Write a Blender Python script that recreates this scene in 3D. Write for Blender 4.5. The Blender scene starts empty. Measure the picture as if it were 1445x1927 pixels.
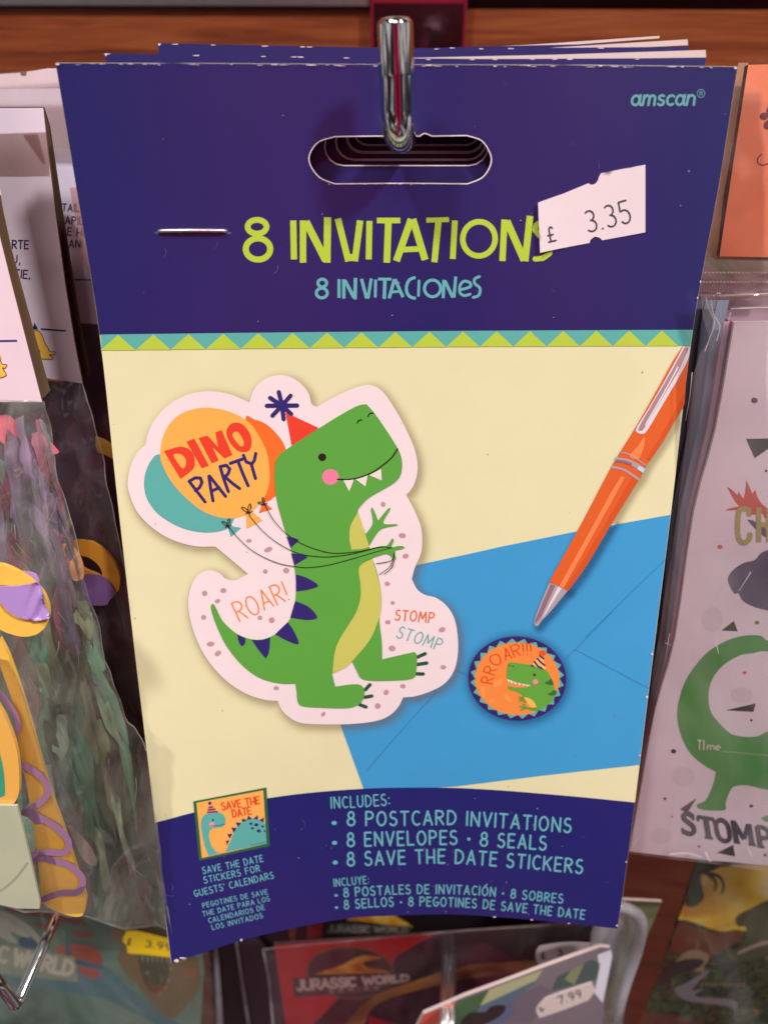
import bpy, math, random
import numpy as np
from mathutils import Vector, Matrix
from mathutils.geometry import delaunay_2d_cdt
random.seed(7); rng = np.random.default_rng(7)
SC = bpy.context.scene; COL = SC.collection

# ------------------------------------------------------------------ camera
F, CX, CY = 1447., 722.5, 963.5
PITCH, YAW = math.radians(34.6), math.radians(5.66)
CAM = np.array([0., 0., 1.45])
fh = np.array([-math.sin(YAW), math.cos(YAW), 0.])            # camera heading, a little left of the wall's normal
RIGHT = np.array([math.cos(YAW), math.sin(YAW), 0.])
FWD = fh * math.cos(PITCH) - np.array([0, 0, math.sin(PITCH)])
UP = np.cross(RIGHT, FWD)
cd = bpy.data.cameras.new('camera'); cam = bpy.data.objects.new('camera', cd); COL.objects.link(cam)
cd.sensor_fit = 'VERTICAL'; cd.sensor_height = 24.; cd.lens = 24. * F / 1927.
cd.clip_start = .005; cd.clip_end = 50
cam.matrix_world = Matrix(((RIGHT[0], UP[0], -FWD[0], CAM[0]), (RIGHT[1], UP[1], -FWD[1], CAM[1]), (RIGHT[2], UP[2], -FWD[2], CAM[2]), (0, 0, 0, 1)))
cd.dof.use_dof = True; cd.dof.focus_distance = .163; cd.dof.aperture_fstop = 10.5
SC.camera = cam

# ------------------------------------------------------------------ world: the dim shop seen only in reflections, and the lamps
W = bpy.data.worlds.new('World'); SC.world = W; W.use_nodes = True
nt = W.node_tree; nt.nodes.clear()
wo = nt.nodes.new('ShaderNodeOutputWorld'); bg = nt.nodes.new('ShaderNodeBackground'); nt.links.new(bg.outputs[0], wo.inputs[0])
tc = nt.nodes.new('ShaderNodeTexCoord'); nz = nt.nodes.new('ShaderNodeTexNoise'); cr = nt.nodes.new('ShaderNodeValToRGB')
nz.inputs['Scale'].default_value = 2.1; nz.inputs['Detail'].default_value = 3
nt.links.new(tc.outputs['Generated'], nz.inputs[0]); nt.links.new(nz.outputs[0], cr.inputs[0])
e = cr.color_ramp.elements; e[0].position = .38; e[0].color = (.05, .03, .035, 1); e[1].position = .60; e[1].color = (1.6, 1.5, 1.5, 1)
for p, c in ((.46, (.10, .10, .12, 1)), (.53, (.30, .34, .36, 1))):
    q = e.new(p); q.color = c
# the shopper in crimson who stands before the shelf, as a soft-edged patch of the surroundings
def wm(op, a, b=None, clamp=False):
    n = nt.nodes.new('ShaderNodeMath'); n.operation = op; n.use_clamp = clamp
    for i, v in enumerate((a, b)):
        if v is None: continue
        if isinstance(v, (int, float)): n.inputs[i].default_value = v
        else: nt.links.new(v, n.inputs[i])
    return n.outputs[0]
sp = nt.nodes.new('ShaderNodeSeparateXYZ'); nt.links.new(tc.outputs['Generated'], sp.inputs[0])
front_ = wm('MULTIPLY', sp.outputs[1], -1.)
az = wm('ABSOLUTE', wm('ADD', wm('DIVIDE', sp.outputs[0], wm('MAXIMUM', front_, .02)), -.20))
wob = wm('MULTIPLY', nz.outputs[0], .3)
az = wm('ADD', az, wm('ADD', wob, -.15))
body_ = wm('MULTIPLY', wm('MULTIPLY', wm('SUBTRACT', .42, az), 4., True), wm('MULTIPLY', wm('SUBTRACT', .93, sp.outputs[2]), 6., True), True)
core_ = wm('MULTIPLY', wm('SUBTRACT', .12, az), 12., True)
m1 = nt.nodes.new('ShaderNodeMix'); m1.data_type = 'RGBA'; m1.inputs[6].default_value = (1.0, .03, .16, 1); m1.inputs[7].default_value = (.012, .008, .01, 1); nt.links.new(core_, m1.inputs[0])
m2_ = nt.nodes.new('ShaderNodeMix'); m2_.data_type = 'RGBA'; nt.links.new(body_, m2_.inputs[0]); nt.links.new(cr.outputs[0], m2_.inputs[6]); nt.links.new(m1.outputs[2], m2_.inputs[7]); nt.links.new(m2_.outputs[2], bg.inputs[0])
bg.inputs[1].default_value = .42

def lamp(name, loc, target, size, power, color):
    l = bpy.data.lights.new(name, 'AREA'); l.shape = 'RECTANGLE'; l.size = size[0]; l.size_y = size[1]; l.energy = power; l.color = color
    o = bpy.data.objects.new(name, l); COL.objects.link(o); o.location = loc
    o.rotation_euler = (Vector(target) - Vector(loc)).to_track_quat('-Z', 'Y').to_euler(); return o
TGT = (0, .15, 1.38)
lamp('ceiling_lamp', (.95, -.5, 2.75), TGT, (.14, .14), 33., (1., .92, .89))
lamp('ceiling_lamp', (-.62, -.6, 2.95), TGT, (.16, .16), 26., (1., .93, .93))
lamp('ceiling_lamp', (.1, -1.3, 3.2), TGT, (.7, .3), 14., (1., .97, .90))
SC.view_settings.view_transform = 'Standard'; SC.view_settings.look = 'None'; SC.view_settings.exposure = -.30; SC.view_settings.gamma = 1.

# ------------------------------------------------------------------ helpers: projection and sheets
def ray(px, py):
    px = np.asarray(px, float); py = np.asarray(py, float)
    return np.stack([(px - CX) / F, (CY - py) / F, np.ones_like(px)], -1)
def to_world(P): return CAM + P[..., :1] * RIGHT + P[..., 1:2] * UP + P[..., 2:3] * FWD
def at(px, py, Z): return to_world(ray(px, py) * Z)

class Plane:
    """a flat sheet that stands through a point, leaning back by lean and turned by yaw"""
    def __init__(s, px, py, Z, lean=.40, yaw=0., roll=0.):
        s.P0 = ray(px, py) * Z
        ex = np.array([math.cos(yaw) * math.cos(roll), math.sin(roll), math.sin(yaw)])
        ed = np.array([0, -math.cos(lean), math.sin(lean)]); ed = ed - ex * (ed @ ex); ed /= np.linalg.norm(ed)
        n = np.cross(ex, ed); s.n = n if n[2] < 0 else -n
        s.grid = None
    def pts(s, px, py, lift=0.):
        r = ray(px, py); t = ((s.P0 + 0) @ s.n) / (r @ s.n)
        P = r * t[..., None]
        lift = np.asarray(lift, float)
        # slide along the line of sight's foot on the sheet's normal
        return P + (lift[..., None] if lift.ndim else lift) * s.n

class Wall(Plane):
    def __init__(s, y):
        s.P0 = None; s.y = y; s.grid = None
        wn = np.array([0, -1., 0]); s.n = np.array([wn @ RIGHT, wn @ UP, wn @ FWD]); s.d = y
    def pts(s, px, py, lift=0.):
        r = ray(px, py); t = -s.d / (r @ s.n)
        return r * t[..., None] + np.asarray(lift) * s.n

class Card:
    """the hanging card: a sheet bowed like the real one, edges curling forward towards its foot"""
    c = [0.009816, -0.002478, -0.001056, -0.012599, -0.001532, -0.000788, -0.000338]
    def __init__(s):
        yaw, roll, a = .022396, .014301, .39109
        s.P0 = np.array([.002773, .078973, .135662]); s.W = .12; s.H = .207126
        s.ex = np.array([math.cos(yaw) * math.cos(roll), math.sin(roll), math.sin(yaw)])
        ed = np.array([-math.sin(roll), -math.cos(a), math.sin(a)]); ed -= s.ex * (ed @ s.ex); s.ed = ed / np.linalg.norm(ed)
        n = np.cross(s.ex, s.ed); s.n = n if n[2] < 0 else -n
        s.grid = 26
    def S(s, u, v):
        U = 2 * u; c = s.c
        b = c[0]*v*v*U*U + c[1]*v*v*U**3 + c[2]*v*(1-v) + c[3]*v*(1-v)*(1-2*v) + c[4]*U*U*v*(1-v) + c[5]*v*U + c[6]*v*v*U**4
        return s.P0 + (u*s.W)[..., None]*s.ex + (v*s.H)[..., None]*s.ed + b[..., None]*s.n
    def pr(s, u, v):
        P = s.S(u, v); return CX + F*P[..., 0]/P[..., 2], CY - F*P[..., 1]/P[..., 2]
    def uv(s, px, py):
        px = np.asarray(px, float); py = np.asarray(py, float)
        v = np.clip((py-120)/1650., -.1, 1.1); u = (px-744)/(1280-440*v); h = 1e-4
        for _ in range(8):
            x, y = s.pr(u, v); xu, yu = s.pr(u+h, v); xv, yv = s.pr(u, v+h)
            a, b, c, d = (xu-x)/h, (xv-x)/h, (yu-y)/h, (yv-y)/h; D = a*d-b*c
            ex_, ey_ = px-x, py-y
            u = u + (d*ex_-b*ey_)/D; v = v + (-c*ex_+a*ey_)/D
        return u, v
    def pts(s, px, py, lift=0.):
        u, v = s.uv(px, py); P = s.S(u, v); h = 1e-3
        n = np.cross(s.S(u+h, v)-P, s.S(u, v+h)-P); n /= np.linalg.norm(n, axis=-1)[..., None]
        n[n[..., 2] > 0] *= -1
        lift = np.asarray(lift, float)
        return P + (lift[..., None] if lift.ndim else lift) * n

# ------------------------------------------------------------------ helpers: outlines
def T(x0, y0, k):
    return lambda *p: [((x0 + q[0]/k, y0 + q[1]/k) + tuple(q[2:])) for q in p]
T5 = T(230, 680, 3.6125); T6 = T(480, 680, 3.6125); T7 = T(340, 1000, 2.6759); T8 = T(860, 1150, 3.6125)
TS = T(860, 1170, 6.2826); T2 = T(290, 1460, 3.9054); TF = T(600, 1460, 2.4083); TH = T(430, 380, 2.2937)
TP = T(945, 600, 2.89); TL = T(0, 600, 2.89); TR = T(945, 0, 2.89); TU = T(0, 150, 3.06); TB = T(0, 1150, 3.503)
TBL = T(0, 1650, 2.89); TC1 = T(480, 1650, 3.6125); TC2 = T(800, 1650, 3.211); TBR = T(1145, 1550, 4.8167); TRR = T(1145, 1150, 3.8533)
TRM = T(1250, 850, 5.841); TLM = T(0, 950, 5.504); TZ = T(1280, 90, 3.503)
ID = lambda *p: list(p)
SHARP = 1
def smooth(pts, n=5, closed=True):
    """Catmull-Rom through the points; a third item marks a sharp corner"""
    m = len(pts); P = [np.array(p[:2], float) for p in pts]; cor = [len(p) > 2 for p in pts]
    out = []
    for i in range(m if closed else m-1):
        p0, p1, p2, p3 = P[(i-1) % m], P[i], P[(i+1) % m], P[(i+2) % m]
        if not closed:
            if i == 0: p0 = p1
            if i == m-2: p3 = p2
        if cor[i]: p0 = p1*2-p2
        if cor[(i+1) % m]: p3 = p2*2-p1
        if cor[i] and cor[(i+1) % m]: out.append(p1); continue
        for k in range(n):
            t = k/n
            out.append(.5*((2*p1)+(-p0+p2)*t+(2*p0-5*p1+4*p2-p3)*t*t+(-p0+3*p1-3*p2+p3)*t**3))
    if not closed: out.append(P[-1])
    return [tuple(q) for q in out]
def ell(cx, cy, rx, ry, rot=0, n=32, a0=0, a1=360):
    r = math.radians(rot); o = []
    full = abs(a1-a0) >= 360
    for i in range(n if full else n+1):
        a = math.radians(a0+(a1-a0)*i/n); x, y = rx*math.cos(a), ry*math.sin(a)
        o.append((cx+x*math.cos(r)-y*math.sin(r), cy+x*math.sin(r)+y*math.cos(r)))
    return o
def ofs(poly, d):
    P = np.array([p[:2] for p in poly], float); a = np.roll(P, 1, 0); b = np.roll(P, -1, 0); t = b-a; t /= np.linalg.norm(t, axis=1)[:, None]+1e-9
    n = np.stack([t[:, 1], -t[:, 0]], 1); c = P-P.mean(0); sg = 1 if (n*c).sum() > 0 else -1
    return [tuple(q) for q in P+n*d*sg]
def rect(x0, y0, x1, y1): return [(x0, y0), (x1, y0), (x1, y1), (x0, y1)]
def inside(poly, q):
    poly = np.asarray(poly); x, y = q[:, 0], q[:, 1]; c = np.zeros(len(q), bool); j = len(poly)-1
    for i in range(len(poly)):
        xi, yi = poly[i]; xj, yj = poly[j]
        if yi != yj: c ^= ((yi > y) != (yj > y)) & (x < (xj-xi)*(y-yi)/(yj-yi)+xi)
        j = i
    return c
def resample(poly, d):
    o = []
    for i in range(len(poly)):
        a = np.array(poly[i][:2], float); b = np.array(poly[(i+1) % len(poly)][:2], float); k = max(1, int(np.linalg.norm(b-a)/d+.5))
        for j in range(k): o.append(tuple(a+(b-a)*j/k))
    return o
def stroke(pts, w, cap='round', w2=None):
    """polygons that together cover a drawn line of width w"""
    out = []; m = len(pts); w2 = w if w2 is None else w2
    ws = [w+(w2-w)*i/max(1, m-1) for i in range(m)]
    for i in range(m-1):
        a, b = np.array(pts[i][:2], float), np.array(pts[i+1][:2], float); d = b-a; L = np.linalg.norm(d)
        if L < 1e-6: continue
        n = np.array([-d[1], d[0]])/L/2
        out.append([tuple(a+n*ws[i]), tuple(b+n*ws[i+1]), tuple(b-n*ws[i+1]), tuple(a-n*ws[i])])
    for i in range(m):
        if cap == 'round' or 0 < i < m-1: out.append(ell(pts[i][0], pts[i][1], ws[i]*.497, ws[i]*.497, n=10, rot=i*7.3))
    return out

# ------------------------------------------------------------------ helpers: objects
ORG = {}
def origin(o): return ORG[o.name] if o else np.zeros(3)
def tag(o, label=None, cat=None, group=None, kind=None):
    if label: o['label'] = label
    if cat: o['category'] = cat
    if group: o['group'] = group
    if kind: o['kind'] = kind
    return o
def thing(name, loc, label, cat, group=None):
    o = bpy.data.objects.new(name, None); COL.objects.link(o); o.location = Vector(loc); ORG[o.name] = np.array(loc)
    o.empty_display_size = .01; return tag(o, label, cat, group)
def mesh(name, V, Fc, mat, parent=None, smooth_=True, mats=None, fm=None):
    og = origin(parent)
    me = bpy.data.meshes.new(name); base = og if parent else (V.mean(0) if len(V) else np.zeros(3))
    me.from_pydata([tuple(v) for v in (V-base)], [], Fc); me.update()
    for m in (mats or [mat]): me.materials.append(m)
    if fm is not None: me.polygons.foreach_set('material_index', fm)
    if smooth_: me.polygons.foreach_set('use_smooth', [True]*len(me.polygons))
    o = bpy.data.objects.new(name, me); COL.objects.link(o)
    if parent: o.parent = parent; ORG[o.name] = og
    else: o.location = Vector(base); ORG[o.name] = base
    return o
LY = 3.5e-5                                   # one layer of print
def cdt(polys, holes, grid, mode):
    V = []; E = []
    for P in polys+holes:
        b = len(V); V += [Vector((float(p[0]), float(p[1]))) for p in P]
        E += [(b+i, b+(i+1) % len(P)) for i in range(len(P))]
    if grid:
        A = np.array([p for P in polys for p in P]); x0, y0 = A.min(0); x1, y1 = A.max(0)
        xs = np.arange(x0+grid*.5, x1, grid); ys = np.arange(y0+grid*.5, y1, grid)
        if len(xs)*len(ys):
            g = np.array([(x+(j % 2)*grid*.3, y) for j, y in enumerate(ys) for x in xs])
            k = np.zeros(len(g), bool)
            for P in polys: k |= inside(P, g)
            V += [Vector(tuple(map(float, p))) for p in g[k]]
    r = delaunay_2d_cdt(V, E, [], 0, 1e-4)
    vs = np.array([tuple(v) for v in r[0]]); fs = np.array([list(f) for f in r[2] if len(f) == 3])
    c = vs[fs].mean(1); k = np.zeros(len(c), bool)
    for P in polys: k |= inside(P, c)
    for P in holes: k &= ~inside(P, c)
    return vs, fs[k]
def flat(sh, name, polys, lay, mat, parent=None, holes=(), thick=0, rim=None, disp=None, grid='auto', back=True, maxlen=None):
    """a printed shape, a card or a film lying on a sheet; thick gives it its real thickness"""
    if polys and not isinstance(polys[0][0], (tuple, list, np.ndarray)): polys = [polys]
    g = sh.grid if grid == 'auto' else grid
    polys = [[tuple(p[:2]) for p in P] for P in polys]; holes = [[tuple(p[:2]) for p in P] for P in holes]
    if g: polys = [resample(P, g) for P in polys]; holes = [resample(P, g) for P in holes]
    vs, fs = cdt(polys, list(holes), g, 0)
    lift = lay*LY
    L = lift if disp is None else lift+disp(vs[:, 0], vs[:, 1])
    P = sh.pts(vs[:, 0], vs[:, 1], L if np.ndim(L) else float(L))
    V = [to_world(P)]; FL = [list(map(int, f)) for f in fs]; fm = [0]*len(FL)
    # faces towards the camera
    A = V[0][fs[:, 0]]; nn = np.cross(V[0][fs[:, 1]]-A, V[0][fs[:, 2]]-A); flip = (nn*(CAM-A)).sum(1) < 0
    FL = [f[::-1] if k else f for f, k in zip(FL, flip)]
    if thick:
        n0 = len(vs); nB = to_world(sh.pts(vs[:, 0], vs[:, 1], (L if np.ndim(L) else float(L))-thick)); V.append(nB)
        FL2 = [[i+n0 for i in f[::-1]] for f in FL]
        cnt = {}
        for f in FL:
            for i in range(3): cnt[(f[i], f[(i+1) % 3])] = 1
        edge = [k for k in cnt if (k[1], k[0]) not in cnt]
        used = sorted({i for e_ in edge for i in e_}); mp = {v: i for i, v in enumerate(used)}; m = len(used)
        V.append(V[0][used]); V.append(nB[used]); b = 2*n0
        rimf = [[b+mp[j], b+mp[i], b+m+mp[i], b+m+mp[j]] for i, j in edge]
        FL = FL+FL2+rimf; fm = fm+[1]*len(FL2)+[1]*len(rimf)
    o = mesh(name, np.concatenate(V), FL, mat, parent, mats=[mat, rim or mat] if thick else None, fm=fm if thick else None)
    if not thick and disp is None:             # print takes the card's own surface normal
        x, y = vs[:, 0], vs[:, 1]; A0_ = sh.pts(x, y, 0.); nn = np.cross(sh.pts(x+.5, y, 0.)-A0_, sh.pts(x, y+.5, 0.)-A0_); nn /= np.linalg.norm(nn, axis=1)[:, None]
        nn[nn[:, 2] > 0] *= -1; nw = nn[:, :1]*RIGHT+nn[:, 1:2]*UP+nn[:, 2:3]*FWD
        o.data.normals_split_custom_set_from_vertices([tuple(v) for v in nw])
    elif disp is None and not g:
        o.data.polygons.foreach_set('use_smooth', [False]*len(o.data.polygons))
    return o
def lines(sh, name, strokes, w, lay, mat, parent, cap='round'):
    P = []
    for s_ in strokes: P += stroke(s_, w, cap)
    return flat(sh, name, P, lay, mat, parent, grid=None)

# ------------------------------------------------------------------ helpers: a hand-drawn stroke alphabet
def arc(cx, cy, rx, ry, a0, a1, n=8):
    return [(cx+rx*math.cos(math.radians(a0+(a1-a0)*i/n)), cy+ry*math.sin(math.radians(a0+(a1-a0)*i/n))) for i in range(n+1)]
G = {
 'A': (.56, [[(0, 0), (.5, 1), (1, 0)], [(.16, .32), (.84, .32)]]),
 'B': (.5, [[(0, 0), (0, 1)], [(0, 1)]+arc(.4, .76, .5, .24, 90, -90)+[(0, .52)], [(.3, .52)]+arc(.45, .26, .55, .26, 90, -90)+[(0, 0)]]),
 'C': (.5, [arc(.62, .5, .6, .5, 55, 305, 12)]),
 'D': (.54, [[(0, 0), (0, 1)], [(0, 1)]+arc(.2, .5, .8, .5, 90, -90, 12)+[(0, 0)]]),
 'E': (.44, [[(1, 1), (0, 1), (0, 0), (1, 0)], [(0, .52), (.85, .52)]]),
 'F': (.44, [[(1, 1), (0, 1), (0, 0)], [(0, .55), (.85, .55)]]),
 'G': (.54, [arc(.55, .5, .55, .5, 60, 350, 12)+[(1.05, .42), (.6, .42)]]),
 'H': (.52, [[(0, 0), (0, 1)], [(1, 0), (1, 1)], [(0, .42), (1, .42)]]),
 'I': (.0, [[(0, 0), (0, 1)]]),
 'J': (.4, [[(.9, 1), (.9, .3)]+arc(.5, .25, .4, .25, 0, -160, 6)]),
 'K': (.52, [[(0, 0), (0, 1)], [(1, 1), (.05, .42)], [(.3, .58), (1, 0)]]),
 'L': (.42, [[(0, 1), (0, 0), (1, 0)]]),
 'M': (.72, [[(0, 0), (.12, 1), (.5, .3), (.88, 1), (1, 0)]]),
 'N': (.54, [[(0, 0), (0, 1), (1, 0), (1, 1)]]),
 'O': (.6, [arc(.5, .5, .5, .5, 90, 450, 18)]),
 'P': (.48, [[(0, 0), (0, 1)], [(0, 1)]+arc(.45, .74, .55, .26, 90, -90)+[(0, .48)]]),
 'R': (.5, [[(0, 0), (0, 1)], [(0, 1)]+arc(.4, .75, .55, .25, 90, -90)+[(0, .5)], [(.35, .5), (1, 0)]]),
 'S': (.46, [arc(.52, .75, .46, .25, 50, 250, 8)+arc(.48, .25, .52, .27, 75, -150, 9)]),
 'T': (.52, [[(0, 1), (1, 1)], [(.5, 1), (.5, 0)]]),
 'U': (.52, [[(0, 1), (0, .35)]+arc(.5, .35, .5, .35, 180, 360, 9)+[(1, 1)]]),
 'V': (.54, [[(0, 1), (.5, 0), (1, 1)]]),
 'W': (.8, [[(0, 1), (.25, 0), (.5, .8), (.75, 0), (1, 1)]]),
 'Y': (.5, [[(0, 1), (.5, .5), (1, 1)], [(.5, .5), (.5, 0)]]),
 'e': (.5, [[(0.05, .36), (.95, .42)]+arc(.5, .36, .48, .36, 10, 300, 12)]),
 'a': (.56, [arc(.42, .34, .42, .34, 50, 410, 14), [(.9, .7), (.85, .25), (1, 0)]]),
 'm': (.8, [[(0, 0), (.06, .68)], [(.05, .5)]+arc(.28, .48, .2, .2, 150, 0, 6)+[(.46, 0)], [(.5, .5)]+arc(.72, .48, .2, .2, 150, 0, 6)+[(.92, 0)]]),
 'n': (.5, [[(0, 0), (.08, .68)], [(.05, .45)]+arc(.5, .44, .4, .24, 150, 0, 6)+[(.9, 0)]]),
 's': (.42, [arc(.5, .52, .4, .17, 40, 240, 6)+arc(.45, .17, .45, .18, 70, -150, 7)]),
 'c': (.44, [arc(.58, .34, .55, .34, 50, 310, 10)]),
 '8': (.5, [arc(.5, .76, .38, .24, -90, 270, 14), arc(.5, .26, .5, .26, 90, 450, 14)]),
 '3': (.48, [arc(.45, .76, .45, .24, 130, -80, 8), arc(.45, .27, .5, .27, 85, -140, 9)]),
 '5': (.48, [[(.9, 1), (.15, 1), (.1, .58)]+arc(.45, .3, .5, .31, 120, -140, 10)]),
 '7': (.48, [[(0, 1), (1, 1), (.35, 0)]]),
 '9': (.48, [arc(.5, .72, .44, .28, 0, 360, 12), [(.94, .72), (.85, .3), (.5, 0)]]),
 '£': (.5, [[(0, 0), (1, 0)], [(.3, 0), (.35, .75)]+arc(.6, .78, .25, .22, 180, 30, 6), [(.05, .45), (.75, .45)]]),
 '.': (.05, [[(0, .02), (.5, .02)]]), ',': (.05, [[(.5, .08), (0, -.14)]]), ':': (.03, [[(0, .12), (0, .14)], [(0, .62), (0, .64)]]),
 "'": (.03, [[(0, 1), (0, .78)]]), '!': (.05, [[(0, 1), (0, .3)], [(0, .02), (0, .04)]]), '-': (.3, [[(0, .45), (1, .45)]]),
 '•': (.16, [[(.2, .38), (.8, .38)], [(.2, .46), (.8, .46)]]), 'Ó': (.6, [arc(.5, .5, .5, .5, 90, 450, 18), [(.45, 1.12), (.75, 1.3)]]),
}
def txt(sh, name, s, base, h, w, lay, mat, parent, track=.2, lean=0., jit=.012, space=.42, cap='round', up=None, h2=None):
    """letters along a base line (points), squeezed or stretched to its length"""
    B = np.array([p[:2] for p in (smooth(base, 6, False) if len(base) > 2 else base)], float)
    sl = np.concatenate([[0], np.cumsum(np.linalg.norm(np.diff(B, axis=0), axis=1))]); L = sl[-1]
    adv = 0; pos = []
    for ch in s:
        if ch == ' ': adv += space; continue
        pos.append((ch, adv)); adv += G[ch][0]+track
    adv -= track; k = L/adv
    polys = []; h2 = h if h2 is None else h2
    for ch, x0 in pos:
        gw, st = G[ch]; j = random.uniform(-jit, jit); dy = random.uniform(-jit, jit)
        for s_ in st:
            o = []
            if ch in 'CS38O' or len(s_) > 4: pass
            for x, y in s_:
                d = (x0+x*gw)*k + lean*y*h + j*y*h; hh = h+(h2-h)*d/L
                dd = min(max(d, 0), L); bx = np.interp(dd, sl, B[:, 0])+0; by = np.interp(dd, sl, B[:, 1])
                i = min(np.searchsorted(sl, dd, side='right'), len(sl)-1); t = (B[i]-B[i-1])/np.linalg.norm(B[i]-B[i-1])
                bx += (d-dd)*t[0]; by += (d-dd)*t[1]
                n = np.array([t[1], -t[0]]) if up is None else np.array(up)
                o.append((bx+n[0]*(y+dy)*hh, by+n[1]*(y+dy)*hh))
            polys += stroke(o, w, cap)
    return flat(sh, name, polys, lay, mat, parent, grid=None)

# ------------------------------------------------------------------ helpers: materials
def lin(c): return tuple(((v/255.)/12.92 if v/255. <= .04045 else ((v/255.+.055)/1.055)**2.4) for v in c)
MATS = {}
def base_mat(name):
    m = bpy.data.materials.new(name); m.use_nodes = True; nt = m.node_tree
    return m, nt, nt.nodes['Principled BSDF']
def N(nt, t, **kw):
    n = nt.nodes.new(t)
    for k, v in kw.items(): n.inputs[k].default_value = v
    return n
def paper(name, rgb, rough=.42, coat=.25, dust=0., bump=.02, var=.05, coatr=.2, scale=1., spec=.5):
    """printed or plain card: slight unevenness of ink, fibre relief, a few specks of dust"""
    key = (name, rgb)
    if key in MATS: return MATS[key]
    m, nt, b = base_mat(name); c = lin(rgb); tc = N(nt, 'ShaderNodeTexCoord')
    geo = nt.nodes.new('ShaderNodeNewGeometry')
    n1 = N(nt, 'ShaderNodeTexNoise', Scale=90*scale, Detail=4.); nt.links.new(geo.outputs['Position'], n1.inputs['Vector'])
    r1 = N(nt, 'ShaderNodeMapRange'); r1.inputs[3].default_value = 1-var; r1.inputs[4].default_value = 1+var; nt.links.new(n1.outputs[0], r1.inputs[0])
    mx = N(nt, 'ShaderNodeMix'); mx.data_type = 'RGBA'; mx.blend_type = 'MULTIPLY'; mx.inputs[0].default_value = 1
    mx.inputs[6].default_value = (*c, 1); nt.links.new(r1.outputs[0], mx.inputs[7]); last = mx.outputs[2]
    if dust:
        vo = N(nt, 'ShaderNodeTexVoronoi', Scale=330.); nt.links.new(geo.outputs['Position'], vo.inputs['Vector'])
        n2 = N(nt, 'ShaderNodeTexNoise', Scale=170., Detail=2.); nt.links.new(geo.outputs['Position'], n2.inputs['Vector'])
        lt = N(nt, 'ShaderNodeMath'); lt.operation = 'LESS_THAN'; lt.inputs[1].default_value = .08; nt.links.new(vo.outputs['Distance'], lt.inputs[0])
        gt = N(nt, 'ShaderNodeMath'); gt.operation = 'GREATER_THAN'; gt.inputs[1].default_value = .60; nt.links.new(n2.outputs[0], gt.inputs[0])
        mu = N(nt, 'ShaderNodeMath'); mu.operation = 'MULTIPLY'; nt.links.new(lt.outputs[0], mu.inputs[0]); nt.links.new(gt.outputs[0], mu.inputs[1])
        m3 = N(nt, 'ShaderNodeMath'); m3.operation = 'MULTIPLY'; m3.inputs[1].default_value = abs(dust); nt.links.new(mu.outputs[0], m3.inputs[0])
        m2 = N(nt, 'ShaderNodeMix'); m2.data_type = 'RGBA'; nt.links.new(m3.outputs[0], m2.inputs[0]); nt.links.new(last, m2.inputs[6])
        m2.inputs[7].default_value = (.42, .36, .42, 1) if dust > 0 else (.16, .10, .06, 1); last = m2.outputs[2]
    nt.links.new(last, b.inputs['Base Color'])
    n3 = N(nt, 'ShaderNodeTexNoise', Scale=1500*scale, Detail=3.); nt.links.new(geo.outputs['Position'], n3.inputs['Vector'])
    bp = N(nt, 'ShaderNodeBump', Strength=bump*5, Distance=.0001); nt.links.new(n3.outputs[0], bp.inputs['Height'])
    n4 = N(nt, 'ShaderNodeTexNoise', Scale=38., Detail=1.); nt.links.new(geo.outputs['Position'], n4.inputs['Vector'])
    b4 = N(nt, 'ShaderNodeBump', Strength=.25, Distance=.0006); nt.links.new(n4.outputs[0], b4.inputs['Height']); nt.links.new(bp.outputs[0], b4.inputs['Normal'])
    nt.links.new(b4.outputs[0], b.inputs['Normal']); nt.links.new(b4.outputs[0], b.inputs['Coat Normal'])
    b.inputs['Specular IOR Level'].default_value = spec; b.inputs['Roughness'].default_value = rough; b.inputs['Coat Weight'].default_value = coat; b.inputs['Coat Roughness'].default_value = coatr
    MATS[key] = m; return m
def ink(rgb): return paper('printed_ink', rgb, dust=0, var=.04)
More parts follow.
